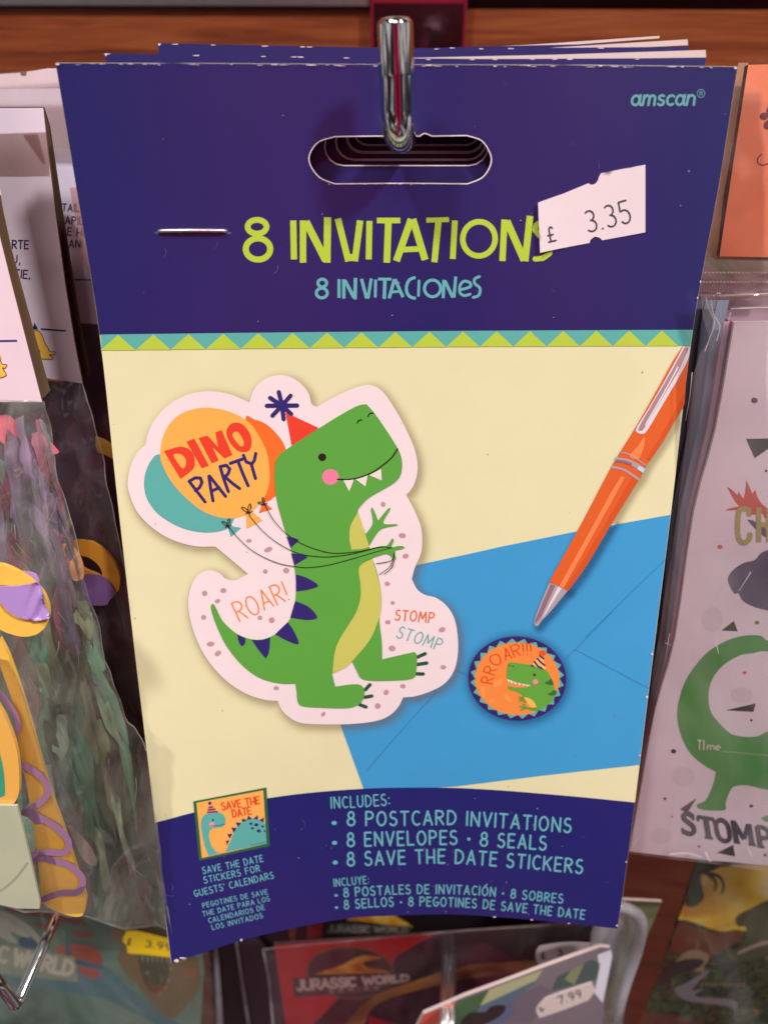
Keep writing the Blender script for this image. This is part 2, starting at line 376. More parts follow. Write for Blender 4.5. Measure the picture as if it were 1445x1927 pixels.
def film(name, tint=(255, 255, 255), haze=.06, gloss=.22, rough=.1, hazecol=(200, 190, 200), wrinkle=1., scale=60.):
    m = bpy.data.materials.new(name); m.use_nodes = True; nt = m.node_tree; nt.nodes.clear()
    out = N(nt, 'ShaderNodeOutputMaterial'); tr = N(nt, 'ShaderNodeBsdfTransparent'); gl = N(nt, 'ShaderNodeBsdfGlossy', Roughness=rough)
    df = N(nt, 'ShaderNodeBsdfTranslucent'); d2 = N(nt, 'ShaderNodeBsdfDiffuse')
    tr.inputs[0].default_value = (*lin(tint), 1); df.inputs[0].default_value = (*lin(hazecol), 1); d2.inputs[0].default_value = (*lin(hazecol), 1)
    geo = nt.nodes.new('ShaderNodeNewGeometry')
    mp = N(nt, 'ShaderNodeMapping'); mp.inputs['Scale'].default_value = (1, 1, .45); nt.links.new(geo.outputs['Position'], mp.inputs[0])
    n1 = N(nt, 'ShaderNodeTexNoise', Scale=scale*.55, Detail=2., Distortion=.9); nt.links.new(mp.outputs[0], n1.inputs['Vector'])
    bp = N(nt, 'ShaderNodeBump', Strength=1., Distance=.0016*wrinkle); nt.links.new(n1.outputs[0], bp.inputs['Height'])
    nt.links.new(bp.outputs[0], gl.inputs['Normal'])
    fr = N(nt, 'ShaderNodeFresnel', IOR=1.4); nt.links.new(bp.outputs[0], fr.inputs['Normal'])
    fa = N(nt, 'ShaderNodeMath'); fa.operation = 'MULTIPLY_ADD'; fa.inputs[1].default_value = .55; fa.inputs[2].default_value = gloss*.12; fa.use_clamp = True; nt.links.new(fr.outputs[0], fa.inputs[0])
    a1 = N(nt, 'ShaderNodeMixShader'); a1.inputs[0].default_value = .5; nt.links.new(df.outputs[0], a1.inputs[1]); nt.links.new(d2.outputs[0], a1.inputs[2])
    hz = N(nt, 'ShaderNodeMapRange'); hz.inputs[1].default_value = .35; hz.inputs[2].default_value = .65; hz.inputs[3].default_value = haze*.25; hz.inputs[4].default_value = haze*1.75
    n3 = N(nt, 'ShaderNodeTexNoise', Scale=scale*.6, Detail=3., Distortion=2.2); nt.links.new(mp.outputs[0], n3.inputs['Vector']); nt.links.new(n3.outputs[0], hz.inputs[0])
    a2 = N(nt, 'ShaderNodeMixShader'); nt.links.new(hz.outputs[0], a2.inputs[0]); nt.links.new(tr.outputs[0], a2.inputs[1]); nt.links.new(a1.outputs[0], a2.inputs[2])
    a3 = N(nt, 'ShaderNodeMixShader'); nt.links.new(fa.outputs[0], a3.inputs[0]); nt.links.new(a2.outputs[0], a3.inputs[1]); nt.links.new(gl.outputs[0], a3.inputs[2])
    nt.links.new(a3.outputs[0], out.inputs[0]); return m
def metal(name, rgb, rough, bump=0.):
    m, nt, b = base_mat(name); b.inputs['Base Color'].default_value = (*lin(rgb), 1); b.inputs['Metallic'].default_value = 1; b.inputs['Roughness'].default_value = rough
    geo = nt.nodes.new('ShaderNodeNewGeometry'); n = N(nt, 'ShaderNodeTexNoise', Scale=600., Detail=3.); nt.links.new(geo.outputs['Position'], n.inputs['Vector'])
    r = N(nt, 'ShaderNodeMapRange'); r.inputs[3].default_value = max(0, rough-.03); r.inputs[4].default_value = rough+.08; nt.links.new(n.outputs[0], r.inputs[0]); nt.links.new(r.outputs[0], b.inputs['Roughness'])
    if bump:
        bp = N(nt, 'ShaderNodeBump', Strength=.3, Distance=bump); nt.links.new(n.outputs[0], bp.inputs['Height']); nt.links.new(bp.outputs[0], b.inputs['Normal'])
    return m
def wood():
    m, nt, b = base_mat('wood_laminate'); geo = nt.nodes.new('ShaderNodeNewGeometry')
    mp = N(nt, 'ShaderNodeMapping'); mp.inputs['Scale'].default_value = (7, 7, 110); nt.links.new(geo.outputs['Position'], mp.inputs[0])
    n1 = N(nt, 'ShaderNodeTexNoise', Scale=1.6, Detail=8., Distortion=.8); nt.links.new(mp.outputs[0], n1.inputs[0])
    mp2 = N(nt, 'ShaderNodeMapping'); mp2.inputs['Scale'].default_value = (40, 40, 900); nt.links.new(geo.outputs['Position'], mp2.inputs[0])
    n2 = N(nt, 'ShaderNodeTexNoise', Scale=1.2, Detail=4.); nt.links.new(mp2.outputs[0], n2.inputs[0])
    mix = N(nt, 'ShaderNodeMath'); mix.operation = 'MULTIPLY_ADD'; mix.inputs[1].default_value = .45; nt.links.new(n2.outputs[0], mix.inputs[0]); nt.links.new(n1.outputs[0], mix.inputs[2])
    cr = N(nt, 'ShaderNodeValToRGB'); e = cr.color_ramp.elements; e[0].position = .45; e[0].color = (*lin((74, 32, 15)), 1); e[1].position = .95; e[1].color = (*lin((146, 78, 40)), 1)
    q = e.new(.68); q.color = (*lin((122, 56, 26)), 1)
    nt.links.new(mix.outputs[0], cr.inputs[0]); nt.links.new(cr.outputs[0], b.inputs['Base Color']); b.inputs['Roughness'].default_value = .42
    bp = N(nt, 'ShaderNodeBump', Strength=.25, Distance=.0003); nt.links.new(mix.outputs[0], bp.inputs['Height']); nt.links.new(bp.outputs[0], b.inputs['Normal'])
    return m
def blurred(name, stops, scale=30., rough=.5, stretch=(1, 1, 1), dist=1.5, det=3.):
    """folded tissue and card of several colours"""
    m, nt, b = base_mat(name); geo = nt.nodes.new('ShaderNodeNewGeometry')
    mp = N(nt, 'ShaderNodeMapping'); mp.inputs['Scale'].default_value = stretch; nt.links.new(geo.outputs['Position'], mp.inputs[0])
    n1 = N(nt, 'ShaderNodeTexNoise', Scale=scale, Detail=det, Distortion=dist); nt.links.new(mp.outputs[0], n1.inputs[0])
    cr = N(nt, 'ShaderNodeValToRGB'); e = cr.color_ramp.elements
    e[0].position = stops[0][0]; e[0].color = (*lin(stops[0][1]), 1); e[1].position = stops[-1][0]; e[1].color = (*lin(stops[-1][1]), 1)
    for p, c in stops[1:-1]: q = e.new(p); q.color = (*lin(c), 1)
    nt.links.new(n1.outputs[0], cr.inputs[0]); nt.links.new(cr.outputs[0], b.inputs['Base Color']); b.inputs['Roughness'].default_value = rough
    bp = N(nt, 'ShaderNodeBump', Strength=.6, Distance=.002); nt.links.new(n1.outputs[0], bp.inputs['Height']); nt.links.new(bp.outputs[0], b.inputs['Normal'])
    return m
def halo_mat(rgb):
    m = bpy.data.materials.new('printed_drop_tone'); m.use_nodes = True; nt = m.node_tree; nt.nodes.clear()
    out = N(nt, 'ShaderNodeOutputMaterial'); tr = N(nt, 'ShaderNodeBsdfTransparent'); b = N(nt, 'ShaderNodeBsdfPrincipled', Roughness=.45)
    b.inputs['Base Color'].default_value = (*lin(rgb), 1); at_ = N(nt, 'ShaderNodeAttribute'); at_.attribute_name = 'tone'
    mx = N(nt, 'ShaderNodeMixShader'); nt.links.new(at_.outputs['Fac'], mx.inputs[0]); nt.links.new(tr.outputs[0], mx.inputs[1]); nt.links.new(b.outputs[0], mx.inputs[2]); nt.links.new(mx.outputs[0], out.inputs[0])
    return m
def halo(sh, name, poly, lay, mat, parent, width, strength, off=(0, 0), cell=6., clip=None):
    """the soft tone printed round a picture of a thing"""
    P = np.array(poly)+np.array(off); x0, y0 = P.min(0)-width; x1, y1 = P.max(0)+width
    xs = np.arange(x0, x1+cell, cell); ys = np.arange(y0, y1+cell, cell); X, Y = np.meshgrid(xs, ys); q = np.stack([X.ravel(), Y.ravel()], -1)
    A = P; B = np.roll(P, -1, 0); D = B-A; LL = (D**2).sum(1)+1e-9; dist = np.full(len(q), 1e9)
    for i in range(len(A)):
        t = np.clip(((q-A[i])@D[i])/LL[i], 0, 1); dist = np.minimum(dist, np.linalg.norm(q-(A[i]+t[:, None]*D[i]), axis=1))
    dist[inside(P, q)] = 0
    al = strength*np.clip(1-dist/width, 0, 1)**2
    if clip is not None: al *= inside(clip, q)
    w, h = len(xs), len(ys); Fc = []
    for j in range(h-1):
        for i in range(w-1):
            a = j*w+i; f = [a, a+1, a+w+1, a+w]
            if max(al[f]) > .002: Fc.append(f[::-1])
    V = to_world(sh.pts(q[:, 0], q[:, 1], lay*LY))
    o = mesh(name, V, Fc, mat, parent)
    at_ = o.data.attributes.new('tone', 'FLOAT', 'POINT'); at_.data.foreach_set('value', al.astype(np.float32)); return o
def tube(path, radii, nseg=24, caps=True):
    path = np.array(path, float); V = []; Fc = []; prev = None
    for i, p in enumerate(path):
        t = path[min(i+1, len(path)-1)]-path[max(i-1, 0)]; t /= np.linalg.norm(t)
        if prev is None: a = np.cross(t, [1, 0, 0.01])
        else: a = prev-t*(prev@t)
        a /= np.linalg.norm(a); prev = a; b = np.cross(t, a)
        for k in range(nseg):
            an = 2*math.pi*k/nseg; V.append(p+radii[i]*(a*math.cos(an)+b*math.sin(an)))
    for i in range(len(path)-1):
        for k in range(nseg): Fc.append([i*nseg+k, i*nseg+(k+1) % nseg, (i+1)*nseg+(k+1) % nseg, (i+1)*nseg+k])
    if caps: Fc.append(list(range(nseg))[::-1]); Fc.append([(len(path)-1)*nseg+k for k in range(nseg)])
    return np.array(V), Fc
def bez(a, b, c, n=12): return [(1-t)**2*a+2*t*(1-t)*b+t*t*c for t in np.linspace(0, 1, n)]
def spot_poly(pts): return [ell(x, y, r, r2, rot, 10) for x, y, r, r2, rot in pts]
def wrinkles(amp, s, seed=0):
    r = np.random.default_rng(seed); K = r.normal(size=(7, 2))*s*np.array([[1.3, .8]]); ph = r.uniform(0, 6.28, 7)
    def d(x, y):
        z = sum(np.sin(K[i, 0]*x+K[i, 1]*y+ph[i]+1.3*np.sin(K[(i+2) % 7, 1]*x*.7+K[(i+3) % 7, 0]*y*.7)) for i in range(7))/7
        return amp*z
    return d

# ================================================================== THE SETTING: the wooden display wall
YW = .40
WALL = Wall(YW)
def wbox(name, x0, x1, y0, y1, z0, z1, mat, parent=None, bev=0):
    V = np.array([(x, y, z) for z in (z0, z1) for y in (y0, y1) for x in (x0, x1)]); Fc = [[0, 2, 3, 1], [4, 5, 7, 6], [0, 1, 5, 4], [2, 6, 7, 3], [0, 4, 6, 2], [1, 3, 7, 5]]
    o = mesh(name, V, Fc, mat, parent, smooth_=False)
    if bev: b = o.modifiers.new('bevel', 'BEVEL'); b.width = bev; b.segments = 2
    return o
WD = wood()
zr = at(350, 18, 1.)[2:]; 
def zwall(px, py):                            # height where the line of sight meets the wall
    return to_world(WALL.pts(np.array([px]), np.array([py])))[0]
z_rail = zwall(350, 16)[2]; xr = zwall(702, 10)[0]
w_ = wbox('wall', -.7, .8, YW, YW+.02, .2, z_rail, WD); tag(w_, kind='structure')
w2 = wbox('wall', -.7, .8, YW+.0, YW+.02, z_rail+.0055, 1.85, WD); tag(w2, kind='structure')
w3 = wbox('wall', -.7, .8, YW+.012, YW+.022, z_rail-.002, z_rail+.008, paper('dark_groove', (40, 30, 28))); tag(w3, kind='structure')
AL = metal('brushed_aluminium', (190, 185, 190), .34, .0001)
rail = wbox('slat_rail', -.6, xr-.001, YW-.003, YW+.011, z_rail+.0008, z_rail+.0075, AL, bev=.0008)
tag(rail, 'grey metal slat rail running along the wooden wall at top left', 'rail')

# ================================================================== THE FRONT PACK
C = Card()
NAVY, CREAM, TEAL, LIME = (27, 33, 100), (228, 223, 178), (92, 176, 168), (184, 206, 66)
mNavy = paper('navy_gloss_print', NAVY, rough=.3, coat=1., dust=.45, coatr=.14, spec=1.)
mCream = paper('cream_print', CREAM, rough=.40, coat=.4, dust=-.6, coatr=.2)
mEdge = paper('raw_card_edge', (206, 186, 182), rough=.8, coat=0)
mTeal, mLime = ink(TEAL), ink(LIME)
out_front = smooth([(105, 118, 1), (420, 119), (746, 121), (1080, 122), (1387, 125, 1), (1352, 350), (1303, 621), (1262, 965), (1230, 1220), (1203, 1439), (1180, 1620), (1162, 1747, 1), (1078, 1738), (974, 1728), (849, 1720), (725, 1723), (660, 1727), (560, 1744), (454, 1769), (390, 1790), (322, 1812, 1), (306, 1680), (292, 1547), (275, 1400), (251, 1200), (220, 925), (188, 630), (145, 360)], 5)
hole = smooth([(630, 258, 1), (700, 257), (790, 257, 1), (799, 252), (812, 257, 1), (878, 256, 1), (906, 266), (922, 292), (921, 312), (907, 333), (880, 345, 1), (760, 344), (630, 345, 1), (602, 333), (585, 310), (584, 290), (600, 268)], 5)
pack_loc = at(742, 1745, .225)
pack = thing('invitation_pack', pack_loc, 'navy and cream pack of dinosaur party invitations, frontmost on the chrome hook', 'card pack')
front = flat(C, 'front_card', out_front, 0, mCream, pack, holes=[hole], thick=.0003, rim=mEdge)
class Off:                                     # a sheet parallel to another, some way behind it
    def __init__(s, sh, d): s.sh = sh; s.d = d; s.grid = sh.grid; s.n = sh.n
    def pts(s, px, py, lift=0.): return s.sh.pts(px, py, lift+s.d)
# body of the pack behind its printed front: back card, envelopes
def shrink(P, k, cx=742, cy=930): return [(cx+(x-cx)*k, cy+(y-cy)*k) for x, y in P]
flat(Off(C, -.0024), 'back_card', shrink(out_front, .985, 742, 760), 0, mEdge, pack, holes=[rect(575, 246, 932, 362)], thick=.0005, rim=mEdge, grid=60)
envs = [(215, 700), (1270, 700), (1150, 1690), (330, 1740)]
for i, dd in enumerate((-.0009, -.0018)):
    flat(Off(C, dd), 'envelope', envs, 0, ink((70, 150, 205)), pack, thick=.0006, grid=60)

edge_top = [(105, 118), (420, 119), (746, 121), (1080, 122), (1387, 125)]
hb = lambda x: 630+(x-188)/(1303-188)*(621-630)-1.5*math.sin(max(0, min(1, (x-188)/1115))*math.pi)   # foot of the navy header
def clipL(y): return float(np.interp(y, [p[1] for p in LE], [p[0] for p in LE]))
LE = sorted([p for p in out_front if p[0] < 330 and (p[1] > 121.5 or p[0] < 106)], key=lambda p: p[1])
RE = sorted([p for p in out_front if p[0] > 1160 and (p[1] > 126 or p[0] > 1386)], key=lambda p: p[1])
def clipR(y): return float(np.interp(y, [p[1] for p in RE], [p[0] for p in RE]))
def edges_between(E, y0, y1):
    xs = [p for p in E if y0 < p[1] < y1]; f_ = lambda y: (float(np.interp(y, [p[1] for p in E], [p[0] for p in E])), y)
    return [f_(y0)]+xs+[f_(y1)]
yl, yr = hb(188), hb(1303)
hdr = [(105, 118), (420, 119), (746, 121), (1080, 122), (1387, 125)]+edges_between(RE, 126, yr)+[(x, hb(x)) for x in range(1280, 200, -40)]+edges_between(LE, 119, yl)[::-1]
ins = lambda P, k=.9985: shrink(P, k)
flat(C, 'printed_header', ins(hdr, .9992), 1, mNavy, front, holes=[hole])
mCut = paper('frayed_cut_edge', (244, 226, 226), rough=.85, coat=0, var=.25, scale=6)
flat(C, 'cut_edge', ofs(hole, 1.9), 2, mCut, front, holes=[hole])
band_b = lambda x: hb(x)+29.5
bandp = [(x, hb(x)-.5) for x in range(190, 1302, 30)]+[(clipR(hb(1300))-1, hb(1300)-.5)]+[(clipR(650)-1, band_b(1299))]+[(x, band_b(x)) for x in range(1290, 195, -30)]+[(clipL(660)+1, band_b(192))]
flat(C, 'printed_band', bandp, 2, mTeal, front)
tri = []
for i in range(0, 17):
    x = 223+66.4*i-.16*i*i; hwid = 33.2-.16*i
    a, b_, c_ = (x-hwid, band_b(x)), (x, hb(x)+.5), (x+hwid, band_b(x))
    if x+hwid > clipR(650)-1: c_ = (clipR(650)-1.5, band_b(x)); tri.append([a, b_, (clipR(640)-1.5, hb(x)+14), c_]) if b_[0] < clipR(630) else tri.append([a, (clipR(640)-1.5, hb(x)+8), c_]); continue
    tri.append([a, b_, c_])
for t in tri: flat(C, 'printed_triangle', t, 3, mLime, front)

# ---- header lettering
def TH_(s): return TH(*s)
big = []
def S_(pts, w, cap='butt', t=TH, k=2.2937): big.extend(stroke(t(*pts), w/k, cap))
S_(ell(124, 107, 41, 30, n=20)+[(165, 107)], 25, 'round'); S_(ell(128, 203, 53, 46, n=22)+[(181, 203)], 26, 'round')
for a, w in (([(280, 80), (283, 248)], 27), ([(322, 80), (322, 262)], 28), ([(334, 84), (420, 252)], 32), ([(428, 66), (425, 262)], 31),
             ([(472, 72), (518, 256)], 28), ([(568, 80), (545, 256)], 28), ([(512, 240), (552, 240)], 30), ([(608, 82), (605, 248)], 26),
             ([(640, 80), (741, 80)], 24), ([(690, 78), (683, 262)], 29), ([(788, 74), (724, 255)], 30), ([(795, 74), (848, 250)], 30), ([(745, 206), (838, 202)], 24),
             ([(853, 79), (951, 76)], 21), ([(906, 78), (888, 260)], 27), ([(976, 80), (967, 246)], 25),
             ([(1190, 76), (1181, 255)], 27), ([(1200, 82), (1275, 252)], 31), ([(1300, 60), (1279, 256)], 29)): S_(a, w)
S_(ell(1080, 159, 70, 74, 8, n=28)+[ell(1080, 159, 70, 74, 8, n=28)[0]], 24, 'round')
S_([(1345, 88), (1326, 100), (1322, 122), (1340, 145), (1372, 165), (1390, 190), (1384, 222), (1355, 243), (1322, 246)], 23, 'round')
flat(C, 'printed_title', big, 2, ink((182, 208, 62)), front, grid=None)
big = []
S_(ell(405, 350, 19, 17, n=16)+[(424, 350)], 13, 'round'); S_(ell(403, 393, 24, 21, n=16)+[(427, 393)], 13, 'round')
for a, w in (([(477, 333), (477, 414)], 13), ([(497, 334), (498, 417)], 14), ([(502, 338), (541, 412)], 15), ([(548, 328), (546, 420)], 15),
             ([(574, 332), (596, 416)], 14), ([(616, 330), (602, 416)], 13), ([(594, 410), (604, 410)], 14), ([(635, 335), (633, 412)], 12),
             ([(645, 333), (703, 333)], 12), ([(675, 332), (672, 418)], 15), ([(716, 333), (693, 416)], 14), ([(718, 333), (753, 411)], 14), ([(702, 389), (738, 386)], 11),
             ([(822, 336), (819, 408)], 11), ([(929, 336), (926, 415)], 13), ([(933, 340), (967, 412)], 14), ([(980, 322), (972, 413)], 13)): S_(a, w)
S_(smooth([(806, 326), (782, 335), (768, 362), (770, 392), (785, 410), (807, 416)], 4, False), 13)
S_(ell(880, 373, 35, 36, n=22)+[(915, 373)], 13, 'round')
S_(smooth([(997, 380), (1042, 366), (1040, 348), (1015, 342), (998, 362), (998, 390), (1015, 404), (1042, 398)], 4, False), 12, 'round')
S_(smooth([(1082, 322), (1062, 332), (1062, 352), (1084, 372), (1080, 402), (1055, 412)], 4, False), 12, 'round')
flat(C, 'printed_subtitle', big, 2, ink((100, 176, 178)), front, grid=None)
o = txt(C, 'printed_maker_name', 'amscan', TR((700, 572), (1043, 570)), 26.5, 4.6, 2, ink((104, 170, 172)), front, track=.14, lean=.14, jit=0)
P = stroke(TR(*(ell(1078, 508, 20, 22, n=20)+[(1098, 508)])), 1.2)
P += stroke(TR((1072, 518), (1072, 497), (1084, 498), (1085, 506), (1073, 508)), 1.1)+stroke(TR((1077, 508), (1086, 518)), 1.1)
flat(C, 'printed_registered_mark', P, 2, ink((104, 170, 172)), front, grid=None)

# ---- footer
arch = [(292, 1547), (330, 1537), (364, 1528), (440, 1513), (510, 1500), (580, 1491), (660, 1484.5), (725, 1481.5), (800, 1481), (860, 1481.6), (940, 1486), (1015, 1492), (1100, 1499.5), (1194, 1509)]
arch = smooth(arch, 3, False)
bottom = [p for p in out_front if p[1] > 1718 and 322 <= p[0] <= 1162]; bottom.sort(key=lambda p: -p[0])
foot = arch+[p for p in RE if p[1] > 1512]+bottom+[p for p in LE[::-1] if p[1] > 1550]
foot_c = foot
def nud(P, d=.8):
    return [(min(max(x, clipL(y)+d), clipR(y)-d), y) for x, y in P]
flat(C, 'printed_footer', [(x, y-.7 if y > 1700 else y) for x, y in nud(foot)], 7, paper('navy_footer_print', (28, 37, 108), rough=.36, coat=.5, dust=.45, coatr=.14), front)
# ---- the blue envelope in the picture
envp = [(640, 1362), (775, 1065)]+T6((1095, 1385), (1445, 1310))+TP((0, 1237), (390, 1158), (915, 1065))+edges_between(RE, 975, 1439)+T8((1240, 1045), (620, 1113), (0, 1190))+[(800, 1483), (684, 1484)]
mBlue = paper('blue_print', (62, 156, 210), rough=.42, coat=.4, dust=-.5)
flat(C, 'printed_envelope', nud(envp), 2, mBlue, front)
fl = [T8((1055, 0), (930, 130), (800, 260), (735, 322)), T8((800, 260), (1050, 392), (1300, 525)), T7((1290, 805), (1170, 935), (1060, 1060)), [(736, 1396), (690, 1450)], [(857, 1261), (884, 1272)],
      TP((885, 1308), (660, 1525), (450, 1730))]
for q in fl: lines(C, 'printed_fold_line', [q], 1.3, 3, ink((52, 122, 172)), front)
# ---- printed soft tones
TONE = halo_mat((130, 104, 64)); TONEB = halo_mat((30, 84, 130))
sticker = smooth(T5((865, 278, 1), (880, 225), (920, 160), (990, 110), (1075, 92), (1150, 108), (1220, 155), (1270, 220), (1290, 290), (1325, 308, 1)) +
    T6((500, 262), (600, 212), (700, 172), (770, 160), (825, 174), (872, 210), (930, 290), (990, 390), (1040, 490), (1085, 600), (1104, 700), (1098, 780), (1070, 855), (1027, 908, 1), (1062, 970), (1100, 1050), (1128, 1130), (1136, 1220), (1125, 1310), (1085, 1400)) +
    T7((1163, 238, 1), (1190, 290), (1230, 318), (1285, 333), (1340, 375), (1378, 440), (1394, 530), (1394, 620), (1375, 700), (1330, 762), (1260, 802), (1180, 828), (1120, 834, 1), (1095, 882), (1050, 925), (980, 953), (850, 968), (680, 969), (590, 958), (530, 920), (502, 885), (490, 852, 1), (420, 845), (330, 815), (230, 750), (140, 650), (80, 540), (47, 430), (40, 340), (60, 260), (100, 210), (150, 195), (195, 208), (230, 238), (280, 243), (340, 212, 1), (260, 145), (176, 75, 1)) +
    T5((500, 1255), (350, 1215), (220, 1140), (110, 1030), (55, 910), (40, 820), (60, 710), (105, 620), (160, 565, 1), (180, 480), (228, 390), (310, 300), (420, 235), (530, 207), (640, 205), (750, 228)), 5)
halo(C, 'printed_shadow_tone', sticker, 4, TONE, front, 20, .34, (5, 6))
flat(C, 'printed_sticker', sticker, 5, paper('pale_pink_print', (240, 222, 224), rough=.42, coat=.35, dust=-.5), front)
GREEN = ink((92, 166, 66)); NV = ink((48, 40, 112)); ORG_ = ink((242, 112, 42)); YEL = ink((246, 178, 82)); BLK = ink((38, 26, 22)); RED = ink((232, 66, 44)); WHT = ink((242, 222, 220)); MAUVE = ink((192, 150, 152))
D = lambda name, P, lay, m, **k: flat(C, name, P, lay, m, front, **k)
D('printed_balloon', smooth(T5((840, 390), (900, 393), (980, 425), (1060, 500), (1112, 590), (1125, 700), (1090, 880), (1040, 917), (990, 950), (940, 930), (900, 700))), 6, ORG_)
D('printed_balloon', smooth(T5((262, 630), (200, 670), (160, 760), (152, 850), (175, 940), (240, 1030), (340, 1100), (450, 1145), (570, 1163), (680, 1150), (735, 1120), (765, 1065, 1), (600, 900), (400, 700))), 6, mTeal)
D('printed_balloon', smooth(T5((262, 640), (275, 530), (320, 430), (400, 355), (500, 320), (590, 313), (700, 330), (800, 370), (880, 430), (940, 520), (985, 620), (1003, 730), (1000, 830), (970, 920), (920, 985), (850, 1038), (750, 1064), (650, 1055), (540, 1010), (430, 920), (340, 820), (285, 720))), 7, YEL)
D('printed_balloon_knot', T5((715, 1112), (812, 1130), (740, 1193)), 6, mTeal); D('printed_balloon_knot', T5((845, 1040), (895, 1025), (955, 1078), (848, 1133)), 8, YEL); D('printed_balloon_knot', T5((955, 965), (980, 965), (1022, 1000), (930, 1028)), 8, ORG_)
# balloon words
dino = [smooth(T5((287, 607, 1), (380, 580), (440, 585), (482, 620), (496, 680), (482, 730), (400, 796, 1)), 4),
        T5((440, 543), (493, 522), (592, 706), (543, 723)), T5((522, 518), (582, 502), (656, 582), (636, 480), (678, 464), (751, 632), (698, 656), (618, 582), (657, 670), (612, 690)),
        smooth(T5((710, 475), (735, 428), (778, 413), (828, 432), (870, 490), (881, 552), (864, 602), (820, 613), (772, 592), (730, 540)), 4)]
D('printed_word', dino[0], 9, RED, holes=[smooth(T5((352, 637), (392, 624), (428, 648), (438, 690), (412, 724)), 4)])
D('printed_word', [dino[1]], 9, RED); D('printed_word', [dino[2]], 9, RED); D('printed_word', dino[3], 9, RED, holes=[smooth(T5((752, 503), (764, 476), (790, 478), (820, 520), (830, 560), (812, 575), (785, 552)), 4)])
P = []
for s_ in ([(458, 812), (512, 882), (566, 952)], [(458, 812), (500, 788), (535, 790), (545, 820), (528, 855), (500, 876)], [(592, 778), (604, 860), (620, 945)], [(596, 776), (650, 845), (705, 914)], [(612, 878), (662, 855)],
           [(668, 712), (694, 800), (724, 882)], [(668, 712), (710, 703), (733, 728), (722, 762), (698, 782)], [(700, 780), (750, 825), (800, 861)], [(737, 690), (820, 661)], [(788, 672), (822, 760), (858, 842)],
           [(826, 635), (845, 680), (878, 692)], [(910, 622), (900, 670), (880, 700)], [(880, 696), (895, 750), (908, 793)]): P += stroke(T5(*s_), 21/3.6)
D('printed_word', P, 9, NV, grid=None)
# hat and pompom
D('printed_hat', T5((1112, 345), (1337, 450), (1155, 578)), 8, RED)
P = []
for e_ in ((1066, 206), (1146, 230), (1190, 297), (1150, 355), (1099, 390), (1023, 366), (985, 299), (1007, 245)): P += stroke(T5((1088, 297), e_), 28/3.6)
P.append(T5(*ell(1088, 297, 36, 36))); D('printed_pompom', P, 9, NV, grid=None)
# dinosaur
body = smooth(T6((150, 655), (215, 595), (430, 455), (600, 350), (700, 298), (757, 288, 1), (812, 350), (885, 455), (940, 540), (975, 600), (996, 665), (997, 725), (985, 775), (950, 818), (880, 862), (780, 920), (728, 968), (698, 1015), (720, 1085), (750, 1170), (775, 1250), (800, 1350)) +
    T7((975, 160), (992, 220), (1006, 290), (1010, 370), (1000, 440), (1012, 550), (1014, 640, 1), (1090, 622), (1176, 603, 1), (1188, 622), (1185, 700), (1165, 738), (1060, 748), (960, 748), (908, 736), (885, 695), (862, 650, 1), (810, 690), (762, 712, 1), (778, 777, 1), (850, 767), (900, 767), (924, 792), (920, 838), (890, 872), (830, 887), (700, 884), (612, 876), (590, 852), (584, 800), (578, 763, 1), (500, 762), (400, 735), (310, 670), (230, 570), (178, 460), (155, 385), (160, 362), (174, 372), (208, 440), (250, 485), (300, 520), (370, 541), (430, 535), (490, 505), (540, 455), (570, 390), (582, 300), (578, 210), (562, 110), (540, 20)) + T6((220, 1190), (180, 1060), (147, 930), (135, 800), (137, 715)), 5)
D('printed_dinosaur', body, 10, GREEN)
D('printed_belly', smooth(T6((700, 1020, 1), (670, 1070), (645, 1130), (642, 1200), (655, 1275, 1), (720, 1272), (777, 1257, 1), (745, 1160))), 11, ink((202, 200, 98)))
D('printed_belly', smooth(T7((964, 135, 1), (910, 162), (896, 195), (905, 260), (905, 330), (885, 400), (850, 460), (800, 540), (775, 610), (765, 709, 1), (830, 680), (882, 628), (950, 545), (985, 470), (1008, 390), (1005, 290), (985, 205))), 11, ink((202, 200, 98)))
D('printed_arm', smooth(T6((690, 1300, 1), (720, 1283), (790, 1265), (860, 1250), (897, 1245), (935, 1195, 1), (940, 1215), (926, 1257), (970, 1250), (1008, 1252), (1008, 1266), (948, 1285), (958, 1335, 1), (943, 1342), (900, 1303), (830, 1320), (760, 1345), (735, 1365), (700, 1400, 1))), 12, GREEN)
D('printed_arm', smooth(T6((748, 1175, 1), (800, 1098), (788, 1005), (802, 997), (836, 1078, 1), (903, 998), (917, 1005), (871, 1095), (958, 1102), (958, 1113), (852, 1140), (775, 1248, 1))), 10, GREEN)
for P in (T6((216, 1186, 1), (260, 1193), (297, 1210), (275, 1235), (243, 1263, 1)), T6((247, 1300, 1), (300, 1306), (356, 1324), (320, 1350), (268, 1381, 1)), T7((582, 212, 1), (640, 232), (693, 269), (640, 290), (582, 298, 1)),
          T7((578, 346, 1), (645, 376), (688, 428), (640, 442), (553, 430, 1)), T7((540, 452, 1), (572, 500), (594, 562), (540, 548), (476, 514, 1)), T7((358, 541, 1), (410, 542), (452, 528, 1), (446, 600), (430, 637, 1), (395, 595)), T7((287, 513, 1), (328, 535, 1), (325, 560), (308, 573), (293, 548))):
    D('printed_spike', smooth(P), 12, NV)
P = []
for a, b_ in (((1190, 630), (1230, 612)), ((1192, 666), (1238, 659)), ((1180, 713), (1220, 714))): P += stroke(T7(a, b_), 6.5)
for a, b_ in (((930, 793), (953, 768)), ((928, 831), (962, 825)), ((900, 868), (933, 880))): P += stroke(T7(a, b_), 6.5)
D('printed_claw', P, 9, ink((28, 84, 62)), grid=None)
D('printed_eye', T6(*ell(457, 648, 27, 26)), 11, BLK); D('printed_cheek', T6(*ell(513, 782, 57, 53)), 11, ink((238, 128, 160)))
